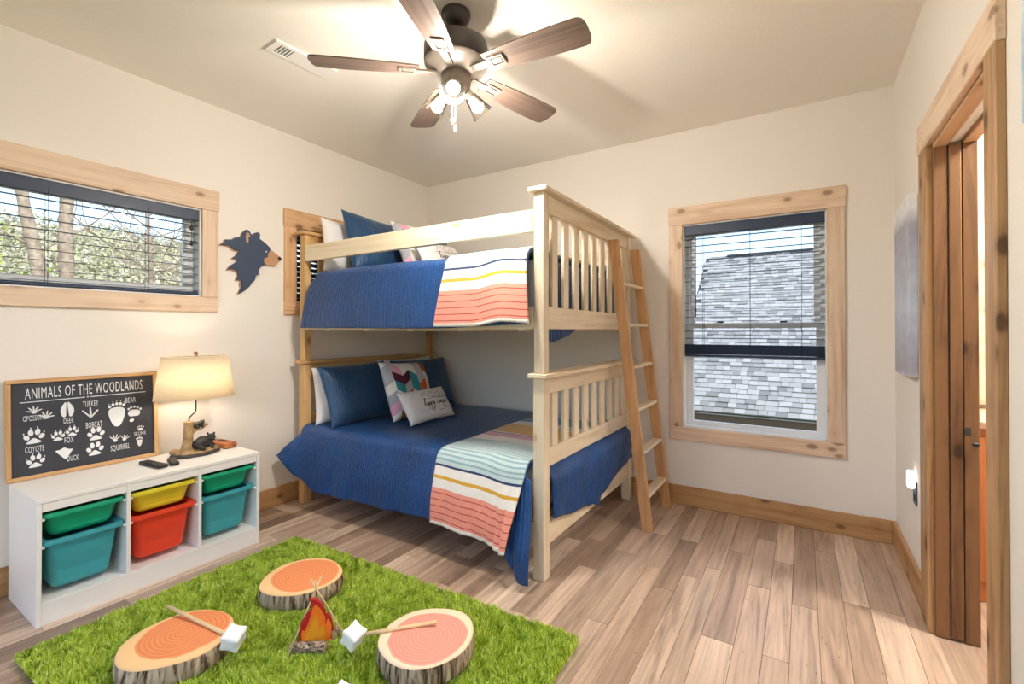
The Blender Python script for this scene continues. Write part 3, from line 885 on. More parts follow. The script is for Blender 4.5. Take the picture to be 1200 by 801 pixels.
# blades
def blade_mesh():
    pts = []
    L0, L1 = .17, .665
    n = 60; top = []; bot = []
    for i in range(n + 1):
        t = i / n; xx = L0 + (L1 - L0) * t
        w = .052 + .022 * math.sin(min(1, t * 1.25) * math.pi / 2)
        if t > .9: w *= math.sqrt(max(.0, 1 - ((t - .9) / .1) ** 3)) * .6 + .4
        top.append((xx, w)); bot.append((xx, -w))
    poly = bot + top[::-1]
    v, f = prism_data(poly, -.003, .003)
    return v, f
bv, bf = blade_mesh()
bme = bpy.data.meshes.new('blade'); bme.from_pydata(bv, [], bf); bme.materials.append(BLADE)
def iron_mesh():
    bm = bmesh.new()
    def bx(a, b):
        r = bmesh.ops.create_cube(bm, size=1)
        bmesh.ops.scale(bm, vec=[q - p for p, q in zip(a, b)], verts=r['verts']); bmesh.ops.translate(bm, vec=[(p + q) / 2 for p, q in zip(a, b)], verts=r['verts'])
    bx((.09, -.017, -.012), (.2, .017, -.004)); bx((.19, -.03, -.011), (.262, -.022, -.003)); bx((.19, .022, -.011), (.262, .03, -.003))
    bx((.258, -.03, -.011), (.266, .03, -.003)); bx((.185, -.03, -.011), (.2, .03, -.004))
    bx((.205, -.012, -.009), (.25, .012, -.003))
    me = bpy.data.meshes.new('blade_iron'); bm.to_mesh(me); bm.free(); me.materials.append(NICKEL); return me
ime = iron_mesh()
for k in range(5):
    a = R(3.75 + 72 * k)
    M = Matrix.Rotation(a, 4, 'Z') @ Matrix.Translation((0, 0, -.283)) @ Matrix.Rotation(R(-11), 4, 'X')
    for nm, me in (('blade', bme), ('blade_iron', ime)):
        o = bpy.data.objects.new(nm, me); col.objects.link(o); o.parent = fan; o.matrix_basis = M
# lamps
BULB = emis('fan_bulb_glow', (1, .94, .86, 1), FAN_BULB)
SOCK = plain('lamp_socket', '#c9bcae', .4, .5)
for k, a in enumerate((R(-57), R(63), R(183))):
    tl = R(45)
    dv = Vector((math.cos(a) * math.sin(tl), math.sin(a) * math.sin(tl), -math.cos(tl)))
    q = dv.to_track_quat('Z', 'Y')
    M = Matrix.Translation(Vector((0, 0, -.352)) + Vector((math.cos(a), math.sin(a), 0)) * .045) @ q.to_matrix().to_4x4()
    arm = empty('lamp_arm', parent=None, mat=M); arm.parent = fan
    lathe('socket', [(.016, 0), (.021, .004), (.023, .04), (.018, .045)], SOCK, arm, True, n=24)
    v, f = lathe_data([(.024, .038), (.03, .046), (.037, .075), (.047, .115), (.056, .142)], 32)
    sh = pyd('glass_shade', v, f[:-2], SHADEGLASS, arm, True, smooth=True)
    lathe('bulb_collar', [(.014, .04), (.019, .05), (.027, .074), (.0295, .094)], WHITE, arm, True, n=24)  # opaque collar added to hold bulb light off the ceiling
    v, f = lathe_data([(.029, .0945), (.028, .103), (.0245, .112), (.018, .1195), (.008, .124), (.002, .125)], 24)
    pyd('bulb', v, f, BULB, arm, True, smooth=True)
# pull chains
CHAIN = plain('pull_chain', '#e6ddd0', .4, .3)
for (cx_, cy_, ln) in ((.02, -.03, .17), (-.035, .015, .10)):
    tube('pull_chain', [(cx_, cy_, -.385), (cx_, cy_, -.385 - ln)], .0022, CHAIN, fan, True, n=6)
    lathe('pull_knob', [(.003, 0), (.007, -.008), (.008, -.026), (.005, -.034), (.002, -.036)], CHAIN, fan, True, loc=(cx_, cy_, -.385 - ln), n=12)

# ceiling vent
v_ = empty('ceiling_vent', (1.0, -2.085, H), R(-4), label='white rectangular air vent on the ceiling beside the fan', cat='air vent')
P = dict(parent=v_, local=True)
boxes('vent_frame', [((-.065, -.175, -.012), (-.045, .175, 0)), ((.045, -.175, -.012), (.065, .175, 0)), ((-.045, -.175, -.012), (.045, -.15, 0)), ((-.045, -.07, -.012), (.045, .175, 0))], PORCELAIN, **P)
box('duct_shade', (-.045, -.15, -.003), (.045, -.07, -.0005), SLOTSHADE, bevel=0, **P)  # thin dark sheet painted as the shade behind the louvers
for i in range(5):
    o = box('louver', (-.043, -.148 + i * .016, -.011), (.043, -.140 + i * .016, -.004), PORCELAIN, bevel=.001, **P)

# ------------------------------------------------------------ storage unit and bins
SX0, SX1, SY0, SY1, SH = .055, .5, -3.017, -2.037, .56
un = empty('storage_unit', (.28, -2.53, 0), label='low white storage unit with three open bays of bins', cat='storage unit')
def ub(n, a, b): return box(n, a, b, WHITE, un, bevel=.0015)
pt = .018
div = [-2.689, -2.368]
ub('side_panel', (SX0, SY0, 0), (SX1, SY0 + pt, SH - .018)); ub('side_panel', (SX0, SY1 - pt, 0), (SX1, SY1, SH - .018))
ub('top_panel', (SX0, SY0, SH - .0175), (SX1, SY1, SH))
for q in div: ub('divider', (SX0 + .01, q - .008, .1005), (SX1 - .001, q + .008, SH - .018))
ub('bottom_panel', (SX0, SY0 + pt, .082), (SX1 - .003, SY1 - pt, .1))
ub('plinth', (SX1 - .02, SY0 + pt, 0), (SX1 - .004, SY1 - pt, .0815))
ub('back_panel', (SX0, SY0 + pt, .1), (SX0 + .006, SY1 - pt, SH - .018))
bays = [(SY0 + pt, div[0] - .008), (div[0] + .008, div[1] - .008), (div[1] + .008, SY1 - pt)]
for a, b in bays:
    ub('header', (SX1 - .02, a, .5025), (SX1 - .004, b, SH - .018))
    for zr in (.462, .338):
        for yy, s_ in ((a, 1), (b, -1)):
            box('bin_rail', (SX0 + .02, yy, zr), (SX1 - .006, yy + s_ * .011, zr + .008), WHITE, un, bevel=.001)
def plastic(name, h): return plain(name, h, .42, var=.02, spec=.5)
GREEN, TEAL, YEL, RED = plastic('green_plastic', '#12a276'), plastic('teal_plastic', '#3f9fab'), plastic('yellow_plastic', '#e3cf34'), plastic('red_plastic', '#e8442a')
def rrect(x0, x1, y0, y1, r, n=5):
    pts = []
    for cx_, cy_, a0 in ((x1 - r, y1 - r, 0), (x0 + r, y1 - r, 90), (x0 + r, y0 + r, 180), (x1 - r, y0 + r, 270)):
        for i in range(n + 1):
            a = R(a0 + 90 * i / n); pts.append((cx_ + r * math.cos(a), cy_ + r * math.sin(a)))
    return pts
def bin_(a, b, zt, zb, mat, label):
    xc0, xc1 = SX0 + .03, SX1 - .004
    rings = []
    def ring(inx, iny, z, r): rings.append([(x_, y_, z) for x_, y_ in rrect(xc0 + inx, xc1 - inx, a + iny, b - iny, r)])
    tp = .022 if zt - zb > .15 else .016
    ring(.045 + .5 * tp, .03 + tp, zb, .035)              # bottom
    ring(.036 + .5 * tp, .022 + tp, zb + .012, .04)
    ring(.028, .021, zt - .026, .04)                      # wall top under the rim
    ring(.006, .004, zt - .022, .03)                      # rim flange
    ring(.004, .002, zt - .014, .03); ring(.006, .004, zt, .03)
    ring(.03, .024, zt - .002, .034)                      # inner lip
    ring(.034 + .5 * tp, .028 + tp * .9, zb + .016, .034); ring(.05 + .5 * tp, .04 + tp, zb + .006, .03)
    n = len(rings[0]); V = [p for r_ in rings for p in r_]; F = []
    for i in range(len(rings) - 1):
        for k_ in range(n): F.append((i * n + k_, i * n + (k_ + 1) % n, (i + 1) * n + (k_ + 1) % n, (i + 1) * n + k_))
    F.append(tuple(range(n))[::-1]); F.append(tuple(range((len(rings) - 1) * n, len(rings) * n)))
    o = pyd('storage_bin', V, F, mat, smooth=True, center=True)
    o.data.set_sharp_from_angle(angle=R(38))
    return tag(o, label, 'storage bin', 'plastic storage bins')
bin_(*bays[0], .487, .372, GREEN, 'shallow green bin in the bay nearest the chalkboard corner')
bin_(*bays[0], .363, .128, TEAL, 'deep teal bin below the green bin in the near bay')
bin_(*bays[1], .487, .372, YEL, 'shallow yellow bin in the middle bay')
bin_(*bays[1], .363, .128, RED, 'deep red bin in the middle bay')
bin_(*bays[2], .487, .372, GREEN, 'shallow green bin in the bay nearest the bed')
bin_(*bays[2], .363, .128, TEAL, 'deep teal bin in the bay nearest the bed')
TOY = plain('toy_green', '#2d6b2a', .5)
v = []
toys = []
for k_ in range(9):
    toys.append(ellipsoid_data((.25 + .2 * random.random(), -2.62 + .19 * random.random(), .466 + .01 * random.random()), (.028, .022, .018), 8, 6))
o = pyd('toy_blocks', *merge(toys), TOY, smooth=True); tag(o, 'jumble of small green toys inside the yellow bin', 'toys', kind='stuff')

# ------------------------------------------------------------ chalkboard sign (local: X right, Y up, Z out)
CHALKB = plain('chalkboard', '#33363f', .6, var=.1, nscale=6)
CHALK = plain('chalk_white', '#e6e8ea', .85, var=.02)
sw, shh = .628, .504
ln = R(4)
M = Matrix.Translation((.052, -3.03, SH + .001)) @ Matrix(((0, -math.sin(ln), math.cos(ln)), (1, 0, 0), (0, math.cos(ln), math.sin(ln)))).to_4x4()
sg = empty('chalkboard_sign', mat=M, label='black sign titled Animals of the Woodlands with white paw prints and wood frame', cat='sign')
P = dict(parent=sg, local=True)
box('board', (.012, .012, -.006), (sw - .012, shh - .012, .004), CHALKB, bevel=0, **P)
box('frame_board', (0, 0, -.012), (sw, .02, .016), FRAMEW, **P); box('frame_board', (0, shh - .02, -.012), (sw, shh, .016), FRAMEW, **P)
box('frame_board', (0, .0205, -.012), (.02, shh - .0205, .016), FRAMEW, **P); box('frame_board', (sw - .02, .0205, -.012), (sw, shh - .0205, .016), FRAMEW, **P)
zc = .0052
def chalk(name, v, f): return pyd(name, v, f, CHALK, sg, True)
chalk('title_lettering', *text_data('ANIMALS OF THE WOODLANDS', .07, .556, .404, .056, zc))
for s_, a, b, y_, c_ in [('OPOSSUM', .062, .134, .293, .027), ('DEER', .212, .251, .2585, .028), ('COYOTE', .068, .137, .1345, .029), ('FOX', .214, .251, .1555, .029), ('DUCK', .224, .269, .0575, .028),
                         ('TURKEY', .289, .354, .334, .031), ('BEAR', .475, .523, .3325, .029), ('BOBCAT', .301, .369, .217, .032), ('SQUIRREL', .404, .490, .0715, .030), ('SKUNK', .512, .569, .1365, .021)]:
    chalk('lettering', *text_data(s_, a, b, y_, c_, zc))
rect = lambda a, b, c, d_: ([(a, c, zc), (b, c, zc), (b, d_, zc), (a, d_, zc)], [(0, 1, 2, 3)])
chalk('underline', *merge([rect(.051, .299, .386, .39), rect(.307, .314, .386, .392), rect(.322, .571, .386, .39)]))
def ell(cx_, cy_, rx, ry, rot=0, n=16):
    c_, s_ = math.cos(R(rot)), math.sin(R(rot))
    return ([(cx_ + rx * math.cos(t) * c_ - ry * math.sin(t) * s_, cy_ + rx * math.cos(t) * s_ + ry * math.sin(t) * c_, zc) for t in [2 * math.pi * k_ / n for k_ in range(n)]], [tuple(range(n))])
def poly(pts): return ([(x_, y_, zc) for x_, y_ in pts], [tuple(range(len(pts)))])
def off(pts, cx_, cy_, k_=1): return [(cx_ + a * k_, cy_ + b * k_) for a, b in pts]
def dogpaw(cx_, cy_, k_, claws=True):
    L = [ell(cx_ - .009 * k_, cy_ + .016 * k_, .008 * k_, .013 * k_, 6), ell(cx_ + .011 * k_, cy_ + .018 * k_, .008 * k_, .013 * k_, -6), ell(cx_ - .021 * k_, cy_ - .002 * k_, .008 * k_, .011 * k_, 30), ell(cx_ + .023 * k_, cy_ + .0 * k_, .008 * k_, .011 * k_, -30),
         poly(smoothpoly(off([(-.022, -.026), (-.01, -.012), (0, -.006), (.01, -.012), (.022, -.024), (0, -.028)], cx_, cy_, k_), 4, True))]
    if claws: L += [ell(cx_ + a * k_, cy_ + b * k_, .002 * k_, .004 * k_) for a, b in ((-.009, .034), (.011, .036), (-.029, .014), (.03, .016))]
    return merge(L)
def hand(cx_, cy_, k_, a0, n=5, spread=150, ln_=.03):
    L = [ell(cx_, cy_, .012 * k_, .010 * k_)]
    for i in range(n):
        a = R(a0 - spread / 2 + spread * i / (n - 1)); L.append(ell(cx_ + math.cos(a) * ln_ * .62 * k_, cy_ + math.sin(a) * ln_ * .62 * k_, ln_ * .5 * k_, .003 * k_, math.degrees(a)))
    return merge(L)
def bearpaw(cx_, cy_, k_):
    return merge([poly(smoothpoly(off([(-.038, .03), (-.02, .05), (.02, .05), (.038, .03), (.03, -.015), (.012, -.052), (-.012, -.052), (-.03, -.015)], cx_, cy_, k_), 4, True))] +
                 [ell(cx_ + a * k_, cy_ + b * k_, .007 * k_, .0085 * k_) for a, b in ((-.032, .058), (-.017, .068), (0, .072), (.017, .07), (.032, .062))] +
                 [ell(cx_ + a * k_, cy_ + b * k_, .0018 * k_, .003 * k_) for a, b in ((-.034, .073), (-.018, .083), (0, .087), (.018, .085), (.034, .077))])
for g in (hand(.102, .337, .95, 95), hand(.146, .304, 1.0, 80), merge([poly(smoothpoly([(.222, .37), (.207, .352), (.2, .325), (.207, .297), (.22, .295), (.222, .32)], 4, True)), poly(smoothpoly([(.229, .37), (.247, .35), (.254, .325), (.247, .297), (.235, .295), (.231, .32)], 4, True))]),
          merge([poly([(.317, .329), (.323, .329), (.327, .276), (.322, .270), (.316, .276)]), poly([(.284, .315), (.289, .318), (.325, .277), (.32, .271)]), poly([(.355, .31), (.35, .315), (.318, .277), (.324, .271)])]),
          bearpaw(.435, .262, 1.0), merge([poly(smoothpoly(off([(-.028, .004), (-.015, .02), (.015, .02), (.03, .006), (.022, -.014), (0, -.016), (-.02, -.014)], .513, .268), 4, True)), ell(.502, .229, .011, .009, 25)] + [ell(.513 + a, .268 + b, .006, .007) for a, b in ((-.024, .028), (-.012, .036), (.003, .038), (.018, .033), (.032, .022))]),
          dogpaw(.1, .212, 1.25), dogpaw(.105, .088, 1.1), dogpaw(.189, .198, .85), dogpaw(.244, .212, .85),
          merge([poly([(.177, .122), (.195, .124), (.213, .134), (.23, .122), (.248, .12), (.236, .1), (.222, .071), (.216, .071), (.196, .096)])]),
          dogpaw(.341, .182, 1.2, False), dogpaw(.336, .1, 1.2, False), hand(.425, .128, .8, 90, 4, 90, .04), hand(.466, .126, .7, 75, 4, 100, .036),
          merge([ell(.542, .171, .012, .008)] + [ell(.542 + a, .171 + b, .003, .005) for a, b in ((-.014, .012), (-.005, .017), (.005, .017), (.014, .012))]),
          merge([poly(smoothpoly(off([(-.013, .01), (0, .014), (.013, .01), (.006, -.02), (-.006, -.02)], .537, .096), 4, True))] + [ell(.537 + a, .096 + b, .003, .006) for a, b in ((-.014, .02), (-.007, .024), (0, .026), (.007, .024), (.014, .02))])):
    chalk('paw_print', *g)

# ------------------------------------------------------------ bear head wall plaque
BODY = [(-0.191, 0.1), (-0.155, 0.121), (-0.161, 0.136), (-0.111, 0.144), (-0.102, 0.158), (-0.05, 0.175), (-0.044, 0.204), (-0.021, 0.23), (-0.001, 0.225), (0.019, 0.194), (0.036, 0.215), (0.06, 0.226), (0.077, 0.215), (0.074, 0.18), (0.113, 0.158), (0.145, 0.132), (0.154, 0.112), (0.134, 0.077), (0.134, 0.056), (0.106, 0.041), (0.103, 0.02), (0.117, -0.003), (0.085, -0.021), (0.073, -0.04), (0.065, -0.069), (0.077, -0.081), (0.047, -0.084), (0.044, -0.112), (0.034, -0.134), (0.024, -0.138), (0.004, -0.171), (-0.023, -0.2), (-0.049, -0.219), (-0.071, -0.226), (-0.059, -0.203), (-0.049, -0.182), (-0.056, -0.156), (-0.049, -0.132), (-0.085, -0.132), (-0.074, -0.1), (-0.078, -0.074), (-0.104, -0.06), (-0.142, -0.065), (-0.123, -0.036), (-0.085, -0.008), (-0.072, 0.007), (-0.092, 0.011), (-0.114, 0.015), (-0.082, 0.043), (-0.066, 0.072), (-0.089, 0.072), (-0.111, 0.082), (-0.127, 0.096), (-0.158, 0.098)]
MUZ = [(0.154, 0.112), (0.222, 0.07), (0.236, 0.055), (0.222, 0.035), (0.189, -0.004), (0.117, -0.005), (0.103, 0.02), (0.106, 0.041), (0.134, 0.056), (0.134, 0.077)]
NOSE = [(0.207, 0.062), (0.222, 0.07), (0.236, 0.055), (0.226, 0.037), (0.209, 0.041)]
EAR = [(-0.021, 0.208), (-0.004, 0.207), (0.006, 0.185), (-0.008, 0.176), (-0.007, 0.142), (-0.019, 0.132), (-0.024, 0.153), (-0.026, 0.18)]
SIDE = Matrix(((0, 0, 1), (1, 0, 0), (0, 1, 0))).to_4x4()
bp_ = empty('bear_head_plaque', mat=Matrix.Translation((0, -1.85, 1.8)) @ SIDE, label='navy wooden bear head cutout with tan muzzle on the wall', cat='wall plaque')
NAVYP = plain('navy_wood_paint', '#34435c', .6, var=.06); TAN = plain('tan_wood_paint', '#b98e6c', .6, var=.06, nscale=15)
pyd('tan_layer', *prism_data([(a * 1.005 - .008, b * 1.005 - .008) for a, b in BODY], .001, .008), TAN, bp_, True)
pyd('navy_layer', *prism_data(BODY, .0081, .02), NAVYP, bp_, True)
pyd('muzzle', *prism_data(MUZ, .006, .024), TAN, bp_, True)
pyd('nose', *prism_data(NOSE, .0235, .027), BLACK, bp_, True)
pyd('inner_ear', *prism_data(EAR, .0195, .023), TAN, bp_, True)
pyd('eye', *prism_data([(.122 + .005 * math.cos(t * .5236), .093 + .005 * math.sin(t * .5236)) for t in range(12)], .0195, .022), CHALK, bp_, True)

# ------------------------------------------------------------ table lamp with bear
RESIN = plain('carved_resin_bark', '#a98a60', .65, var=.35, nscale=28, bump=.6)
RESDK = plain('dark_resin', '#3a3430', .6, var=.3, nscale=30, bump=.4)
BEARM = plain('black_bear_resin', '#24211f', .5, var=.25, nscale=50, bump=.4)
lx, ly = .225, -2.275
lamp = empty('table_lamp', (lx, ly, SH + .001), label='bear and tree trunk table lamp with lit cream oval shade', cat='table lamp')
P = dict(parent=lamp, local=True)
def remesh(o, vs, sm=2):
    m = o.modifiers.new('rm', 'REMESH'); m.mode = 'VOXEL'; m.voxel_size = vs; m.use_smooth_shade = True
    if sm: s_ = o.modifiers.new('sm', 'SMOOTH'); s_.iterations = sm
    return o
v, f = lathe_data([(.118, 0), (.125, .006), (.12, .016), (.112, .02)], 28, 1.0, 1.05)
v = [(x_ * (.72 + .04 * math.sin(5 * math.atan2(y_, x_))), y_ * (1.02 + .03 * math.sin(7 * math.atan2(y_, x_))), z_) for x_, y_, z_ in v]
pyd('base', v, f, RESDK, lamp, True)
rocks = [ellipsoid_data((random.uniform(-.06, .06), random.uniform(-.1, .1), .024), (random.uniform(.014, .03), random.uniform(.02, .035), random.uniform(.012, .022)), 9, 6) for _ in range(16)]
remesh(pyd('rock_mound', *merge(rocks + [ellipsoid_data((0, 0, .016), (.08, .112, .016), 20, 8)]), RESIN, lamp, True), .005, 1)
tr = [tube_data([(0, -.045, .01), (0, -.043, .06), (.004, -.04, .12), (.0, -.036, .17), (0, -.034, .205)], [.042, .029, .025, .026, .028], 12),
      tube_data([(0, -.036, .12), (.008, -.008, .15), (.012, .03, .16), (.014, .062, .178)], [.014, .013, .011, .008], 10),
      tube_data([(0, -.05, .03), (.02, -.085, .012)], [.016, .012], 8), tube_data([(.01, -.04, .03), (.05, -.04, .014)], [.016, .012], 8), tube_data([(0, -.03, .04), (.015, .01, .02)], [.016, .012], 8)]
remesh(pyd('trunk', *merge(tr), RESIN, lamp, True), .004, 2)
def bearfig(name, c, k, parent):
    E_ = lambda a, r: ellipsoid_data((c[0] + a[0] * k, c[1] + a[1] * k, c[2] + a[2] * k), tuple(q * k for q in r), 14, 10)
    L = [E_((0, 0, .034), (.028, .04, .03)), E_((.004, -.022, .028), (.027, .03, .026)), E_((.008, .03, .052), (.02, .02, .019)), E_((.022, .038, .046), (.014, .012, .01)),
         E_((-.008, .022, .07), (.006, .005, .007)), E_((.008, .044, .07), (.006, .005, .007)),
         tube_data([(c[0] + a[0] * k, c[1] + a[1] * k, c[2] + a[2] * k) for a in ((.012, .022, .03), (.02, .026, .012), (.03, .03, .003))], [.012 * k, .010 * k, .009 * k], 8),
         tube_data([(c[0] + a[0] * k, c[1] + a[1] * k, c[2] + a[2] * k) for a in ((-.008, .03, .03), (-.006, .042, .012), (.004, .05, .003))], [.012 * k, .010 * k, .009 * k], 8),
         tube_data([(c[0] + a[0] * k, c[1] + a[1] * k, c[2] + a[2] * k) for a in ((.016, -.03, .022), (.03, -.016, .01), (.036, -.006, .004))], [.014 * k, .011 * k, .009 * k], 8)]
    b = remesh(pyd(name, *merge(L), BEARM, parent, True), .0028, 2)
    pyd('muzzle', *ellipsoid_data((c[0] + .034 * k, c[1] + .043 * k, c[2] + .046 * k), (.008 * k, .008 * k, .007 * k), 10, 8), plain('bear_muzzle_resin', '#b7a184', .6), b, True, smooth=True)
    return b
bearfig('bear_figure', (.02, .035, .028), 1.25, lamp)
bearfig('bear_cub', (.008, .012, .158), .65, lamp)
IRON = plain('lamp_stem_metal', '#4b4038', .45, .7)
tube('stem', smoothpoly([(0, -.034, .2), (0, -.034, .225), (.0, -.015, .245), (0, .0, .262), (0, .002, .30), (0, .002, .46)], 5), .004, IRON, lamp, True)
tube('harp', smoothpoly([(0, .002, .36), (0, .05, .40), (0, .06, .47), (0, .03, .57), (0, .002, .603)], 6), .002, IRON, lamp, True)
tube('harp', smoothpoly([(0, .002, .36), (0, -.046, .40), (0, -.056, .47), (0, -.026, .57), (0, .002, .603)], 6), .002, IRON, lamp, True)
def shade_mat():
    s = NT('lamp_shade_linen')
    d_ = s.n('ShaderNodeBsdfDiffuse'); t_ = s.n('ShaderNodeBsdfTranslucent'); mx = s.n('ShaderNodeMixShader')
    c = s.coords((60, 60, 200)); n_ = s.noise(c, 1, 2)
    cc = s.ramp(n_, [(.3, lin('#e9ddc6')), (.7, lin('#f3ead8'))])
    s.l(cc, d_.inputs[0]); s.l(cc, t_.inputs[0]); mx.inputs[0].default_value = .55
    s.l(d_.outputs[0], mx.inputs[1]); s.l(t_.outputs[0], mx.inputs[2]); s.l(mx.outputs[0], s.out.inputs[0]); return s.m
SHM = shade_mat()
v, f = lathe_data([(.215, .345), (.178, .595)], 56, .66, 1)
so = pyd('lamp_shade', v, f[:-2], SHM, lamp, True, smooth=True)
sd = so.modifiers.new('t', 'SOLIDIFY'); sd.thickness = .002
lathe('shade_ring', [(.178, .593), (.18, .596), (.178, .599)], SHM, lamp, True, n=40, sx=.66, caps=False)
tube('spider', [(0, -.176, .594), (0, .176, .594)], .002, IRON, lamp, True)
lathe('finial', [(.004, .596), (.006, .603), (.011, .61), (.011, .617), (.004, .624)], plain('finial_wood', '#7c4a2a', .4), lamp, True, n=16)
v, f = ellipsoid_data((0, .002, .44), (.03, .03, .042), 18, 12)
pyd('bulb', v, f, emis('lamp_bulb_glow', (1, .84, .64, 1), LAMP_BULB), lamp, True, smooth=True)

# remotes and wooden box on the unit
GREYP = plain('remote_grey', '#6b655c', .5, var=.2, nscale=90)
def remote(c, rz, L, w, label):
    r_ = empty('remote_control', (c[0], c[1], SH + .0012), rz, label, 'remote control', 'remote controls on the storage unit')
    me = box_mesh('body', L, w, .018, .006, 3); b = obj('body', me, BLACK, r_, True, (0, 0, .0095), smooth=True)
    for i in range(5):
        for j in (-1, 0, 1): box('button', (-L * .4 + i * L * .17 - .005, j * w * .27 - .004, .0187), (-L * .4 + i * L * .17 + .005, j * w * .27 + .004, .0205), GREYP, r_, True, bevel=.001)
    return r_
remote((.30, -2.515), R(6), .2, .05, 'long black remote control lying in front of the sign')
remote((.335, -2.435), R(-14), .13, .042, 'short black remote control beside the lamp base')
wb = empty('wooden_box', (.165, -2.09, SH + .0012), R(4), 'small reddish wooden block with dark engraving beside the lamp', 'wooden box')
b = obj('body', box_mesh('body', .19, .078, .036, .012, 3), TABAC['x'], wb, True, (0, 0, .0185), smooth=True)
box('engraving', (-.045, -.016, .0367), (.045, .016, .0378), plain('engraved_dark', '#5b2f1a', .6), wb, True, bevel=0)

# ------------------------------------------------------------ rug
rug = empty('rug', (1.648, -2.49, 0), R(1.6), 'bright green shag rug like grass on the floor', 'rug')
rw, rh = 1.90, 1.215
RUGB = plain('rug_backing', '#5d8a1e', .9)
me = box_mesh('rug_base', rw - .03, rh - .03, .012, .004); obj('rug_base', me, RUGB, rug, True, (0, 0, .0065))
def pile_mat():
    s = NT('green_pile')
    g = s.n('ShaderNodeNewGeometry'); c = s.coords((1, 1, 1), rnd=False)
    base = s.ramp(g.outputs['Random Per Island'], [(0, lin('#98b02e')), (.35, lin('#b5cc40')), (.7, lin('#cbdf5c')), (1, lin('#e2f08e'))])
    base = s.mix(.4, base, s.ramp(s.noise(c, 14, 3), [(.3, (.78, .82, .6)), (.65, (1.1, 1.08, 1.05))]), 'MULTIPLY')
    return s.fin(base, .8, 0, .2)
n = 150000
px = rng.uniform(-rw / 2, rw / 2, n); py = rng.uniform(-rh / 2, rh / 2, n)
ang = rng.uniform(0, 2 * math.pi, n)
cl = np.sin(px * 31 + 2 * np.sin(py * 23)) * np.cos(py * 29 + 2 * np.sin(px * 19))       # tuft clumps lean together
ang = ang * .45 + cl * 3
ht = rng.uniform(.02, .036, n) * (1 + .12 * cl); le = rng.uniform(.004, .02, n); wd = rng.uniform(.0022, .0036, n)
dx, dy = np.cos(ang), np.sin(ang)
a2 = rng.uniform(0, math.pi, n); wx, wy = np.cos(a2) * wd, np.sin(a2) * wd
z0_ = np.full(n, .011)
vv = np.stack([np.stack([px - wx, py - wy, z0_], 1), np.stack([px + wx, py + wy, z0_], 1),
               np.stack([px + wx * .9 + dx * le * .35, py + wy * .9 + dy * le * .35, z0_ + ht * .6], 1), np.stack([px - wx * .9 + dx * le * .35, py - wy * .9 + dy * le * .35, z0_ + ht * .6], 1),
               np.stack([px + dx * le, py + dy * le, z0_ + ht], 1)], 1).reshape(-1, 3)
me = bpy.data.meshes.new('pile')
me.vertices.add(len(vv)); me.vertices.foreach_set('co', vv.ravel())
base = np.arange(n) * 5
lp = np.stack([base, base + 1, base + 2, base + 3, base + 3, base + 2, base + 4], 1).ravel()
me.loops.add(len(lp)); me.loops.foreach_set('vertex_index', lp)
me.polygons.add(2 * n)
st = np.stack([np.arange(n) * 7, np.arange(n) * 7 + 4], 1).ravel(); tt = np.tile([4, 3], n)
me.polygons.foreach_set('loop_start', st); me.polygons.foreach_set('loop_total', tt)
me.update(); me.validate()
tag(obj('pile', me, pile_mat(), rug, True), kind='stuff')
RT = .026   # height things sink to in the pile

# ------------------------------------------------------------ log slice cushions
def ring_mat(name, heart, heart2, sap):
    s = NT(name)
    c = s.coords((1, 1, 1), rnd=False)
    sp = s.n('ShaderNodeSeparateXYZ'); s.l(c, sp.inputs[0])
    n1 = s.noise(s.coords((1, 1, .01), rnd=True), 7, 3, .5)
    r = s.math('SQRT', s.math('ADD', s.math('POWER', s.math('SUBTRACT', sp.outputs[0], .02), 2.), s.math('POWER', sp.outputs[1], 2.)))
    r2 = s.math('ADD', r, s.math('MULTIPLY', s.math('SUBTRACT', n1, .5), .03))
    wv = s.math('SINE', s.math('MULTIPLY', r2, 420.))
    f = s.math('MULTIPLY_ADD', wv, .5, .5)
    hc = s.mix(s.math('MULTIPLY', f, .55), lin(heart), lin(heart2))
    sm = s.n('ShaderNodeMapRange', interpolation_type='SMOOTHSTEP'); s.l(r2, sm.inputs[0]); sm.inputs[1].default_value = .149; sm.inputs[2].default_value = .153
    cc = s.mix(sm.outputs[0], hc, lin(sap))
    s.bump(s.noise(c, 20, 2), .15, .01)
    return s.fin(cc, .8, 0, .2)
def bark_mat():
    s = NT('printed_bark')
    uv = s.n('ShaderNodeUVMap').outputs[0]
    mp = s.n('ShaderNodeMapping'); mp.inputs['Scale'].default_value = (34, 5, 1); s.l(uv, mp.inputs[0])
    n1 = s.noise(mp.outputs[0], 1., 4, .65, 1.2)
    cc = s.ramp(n1, [(.38, lin('#33271f')), (.45, lin('#6b5848')), (.52, lin('#a8937c')), (.66, lin('#cdbda6'))])
    s.bump(n1, .5, .012)
    return s.fin(cc, .85, 0, .2)
BARK = bark_mat()
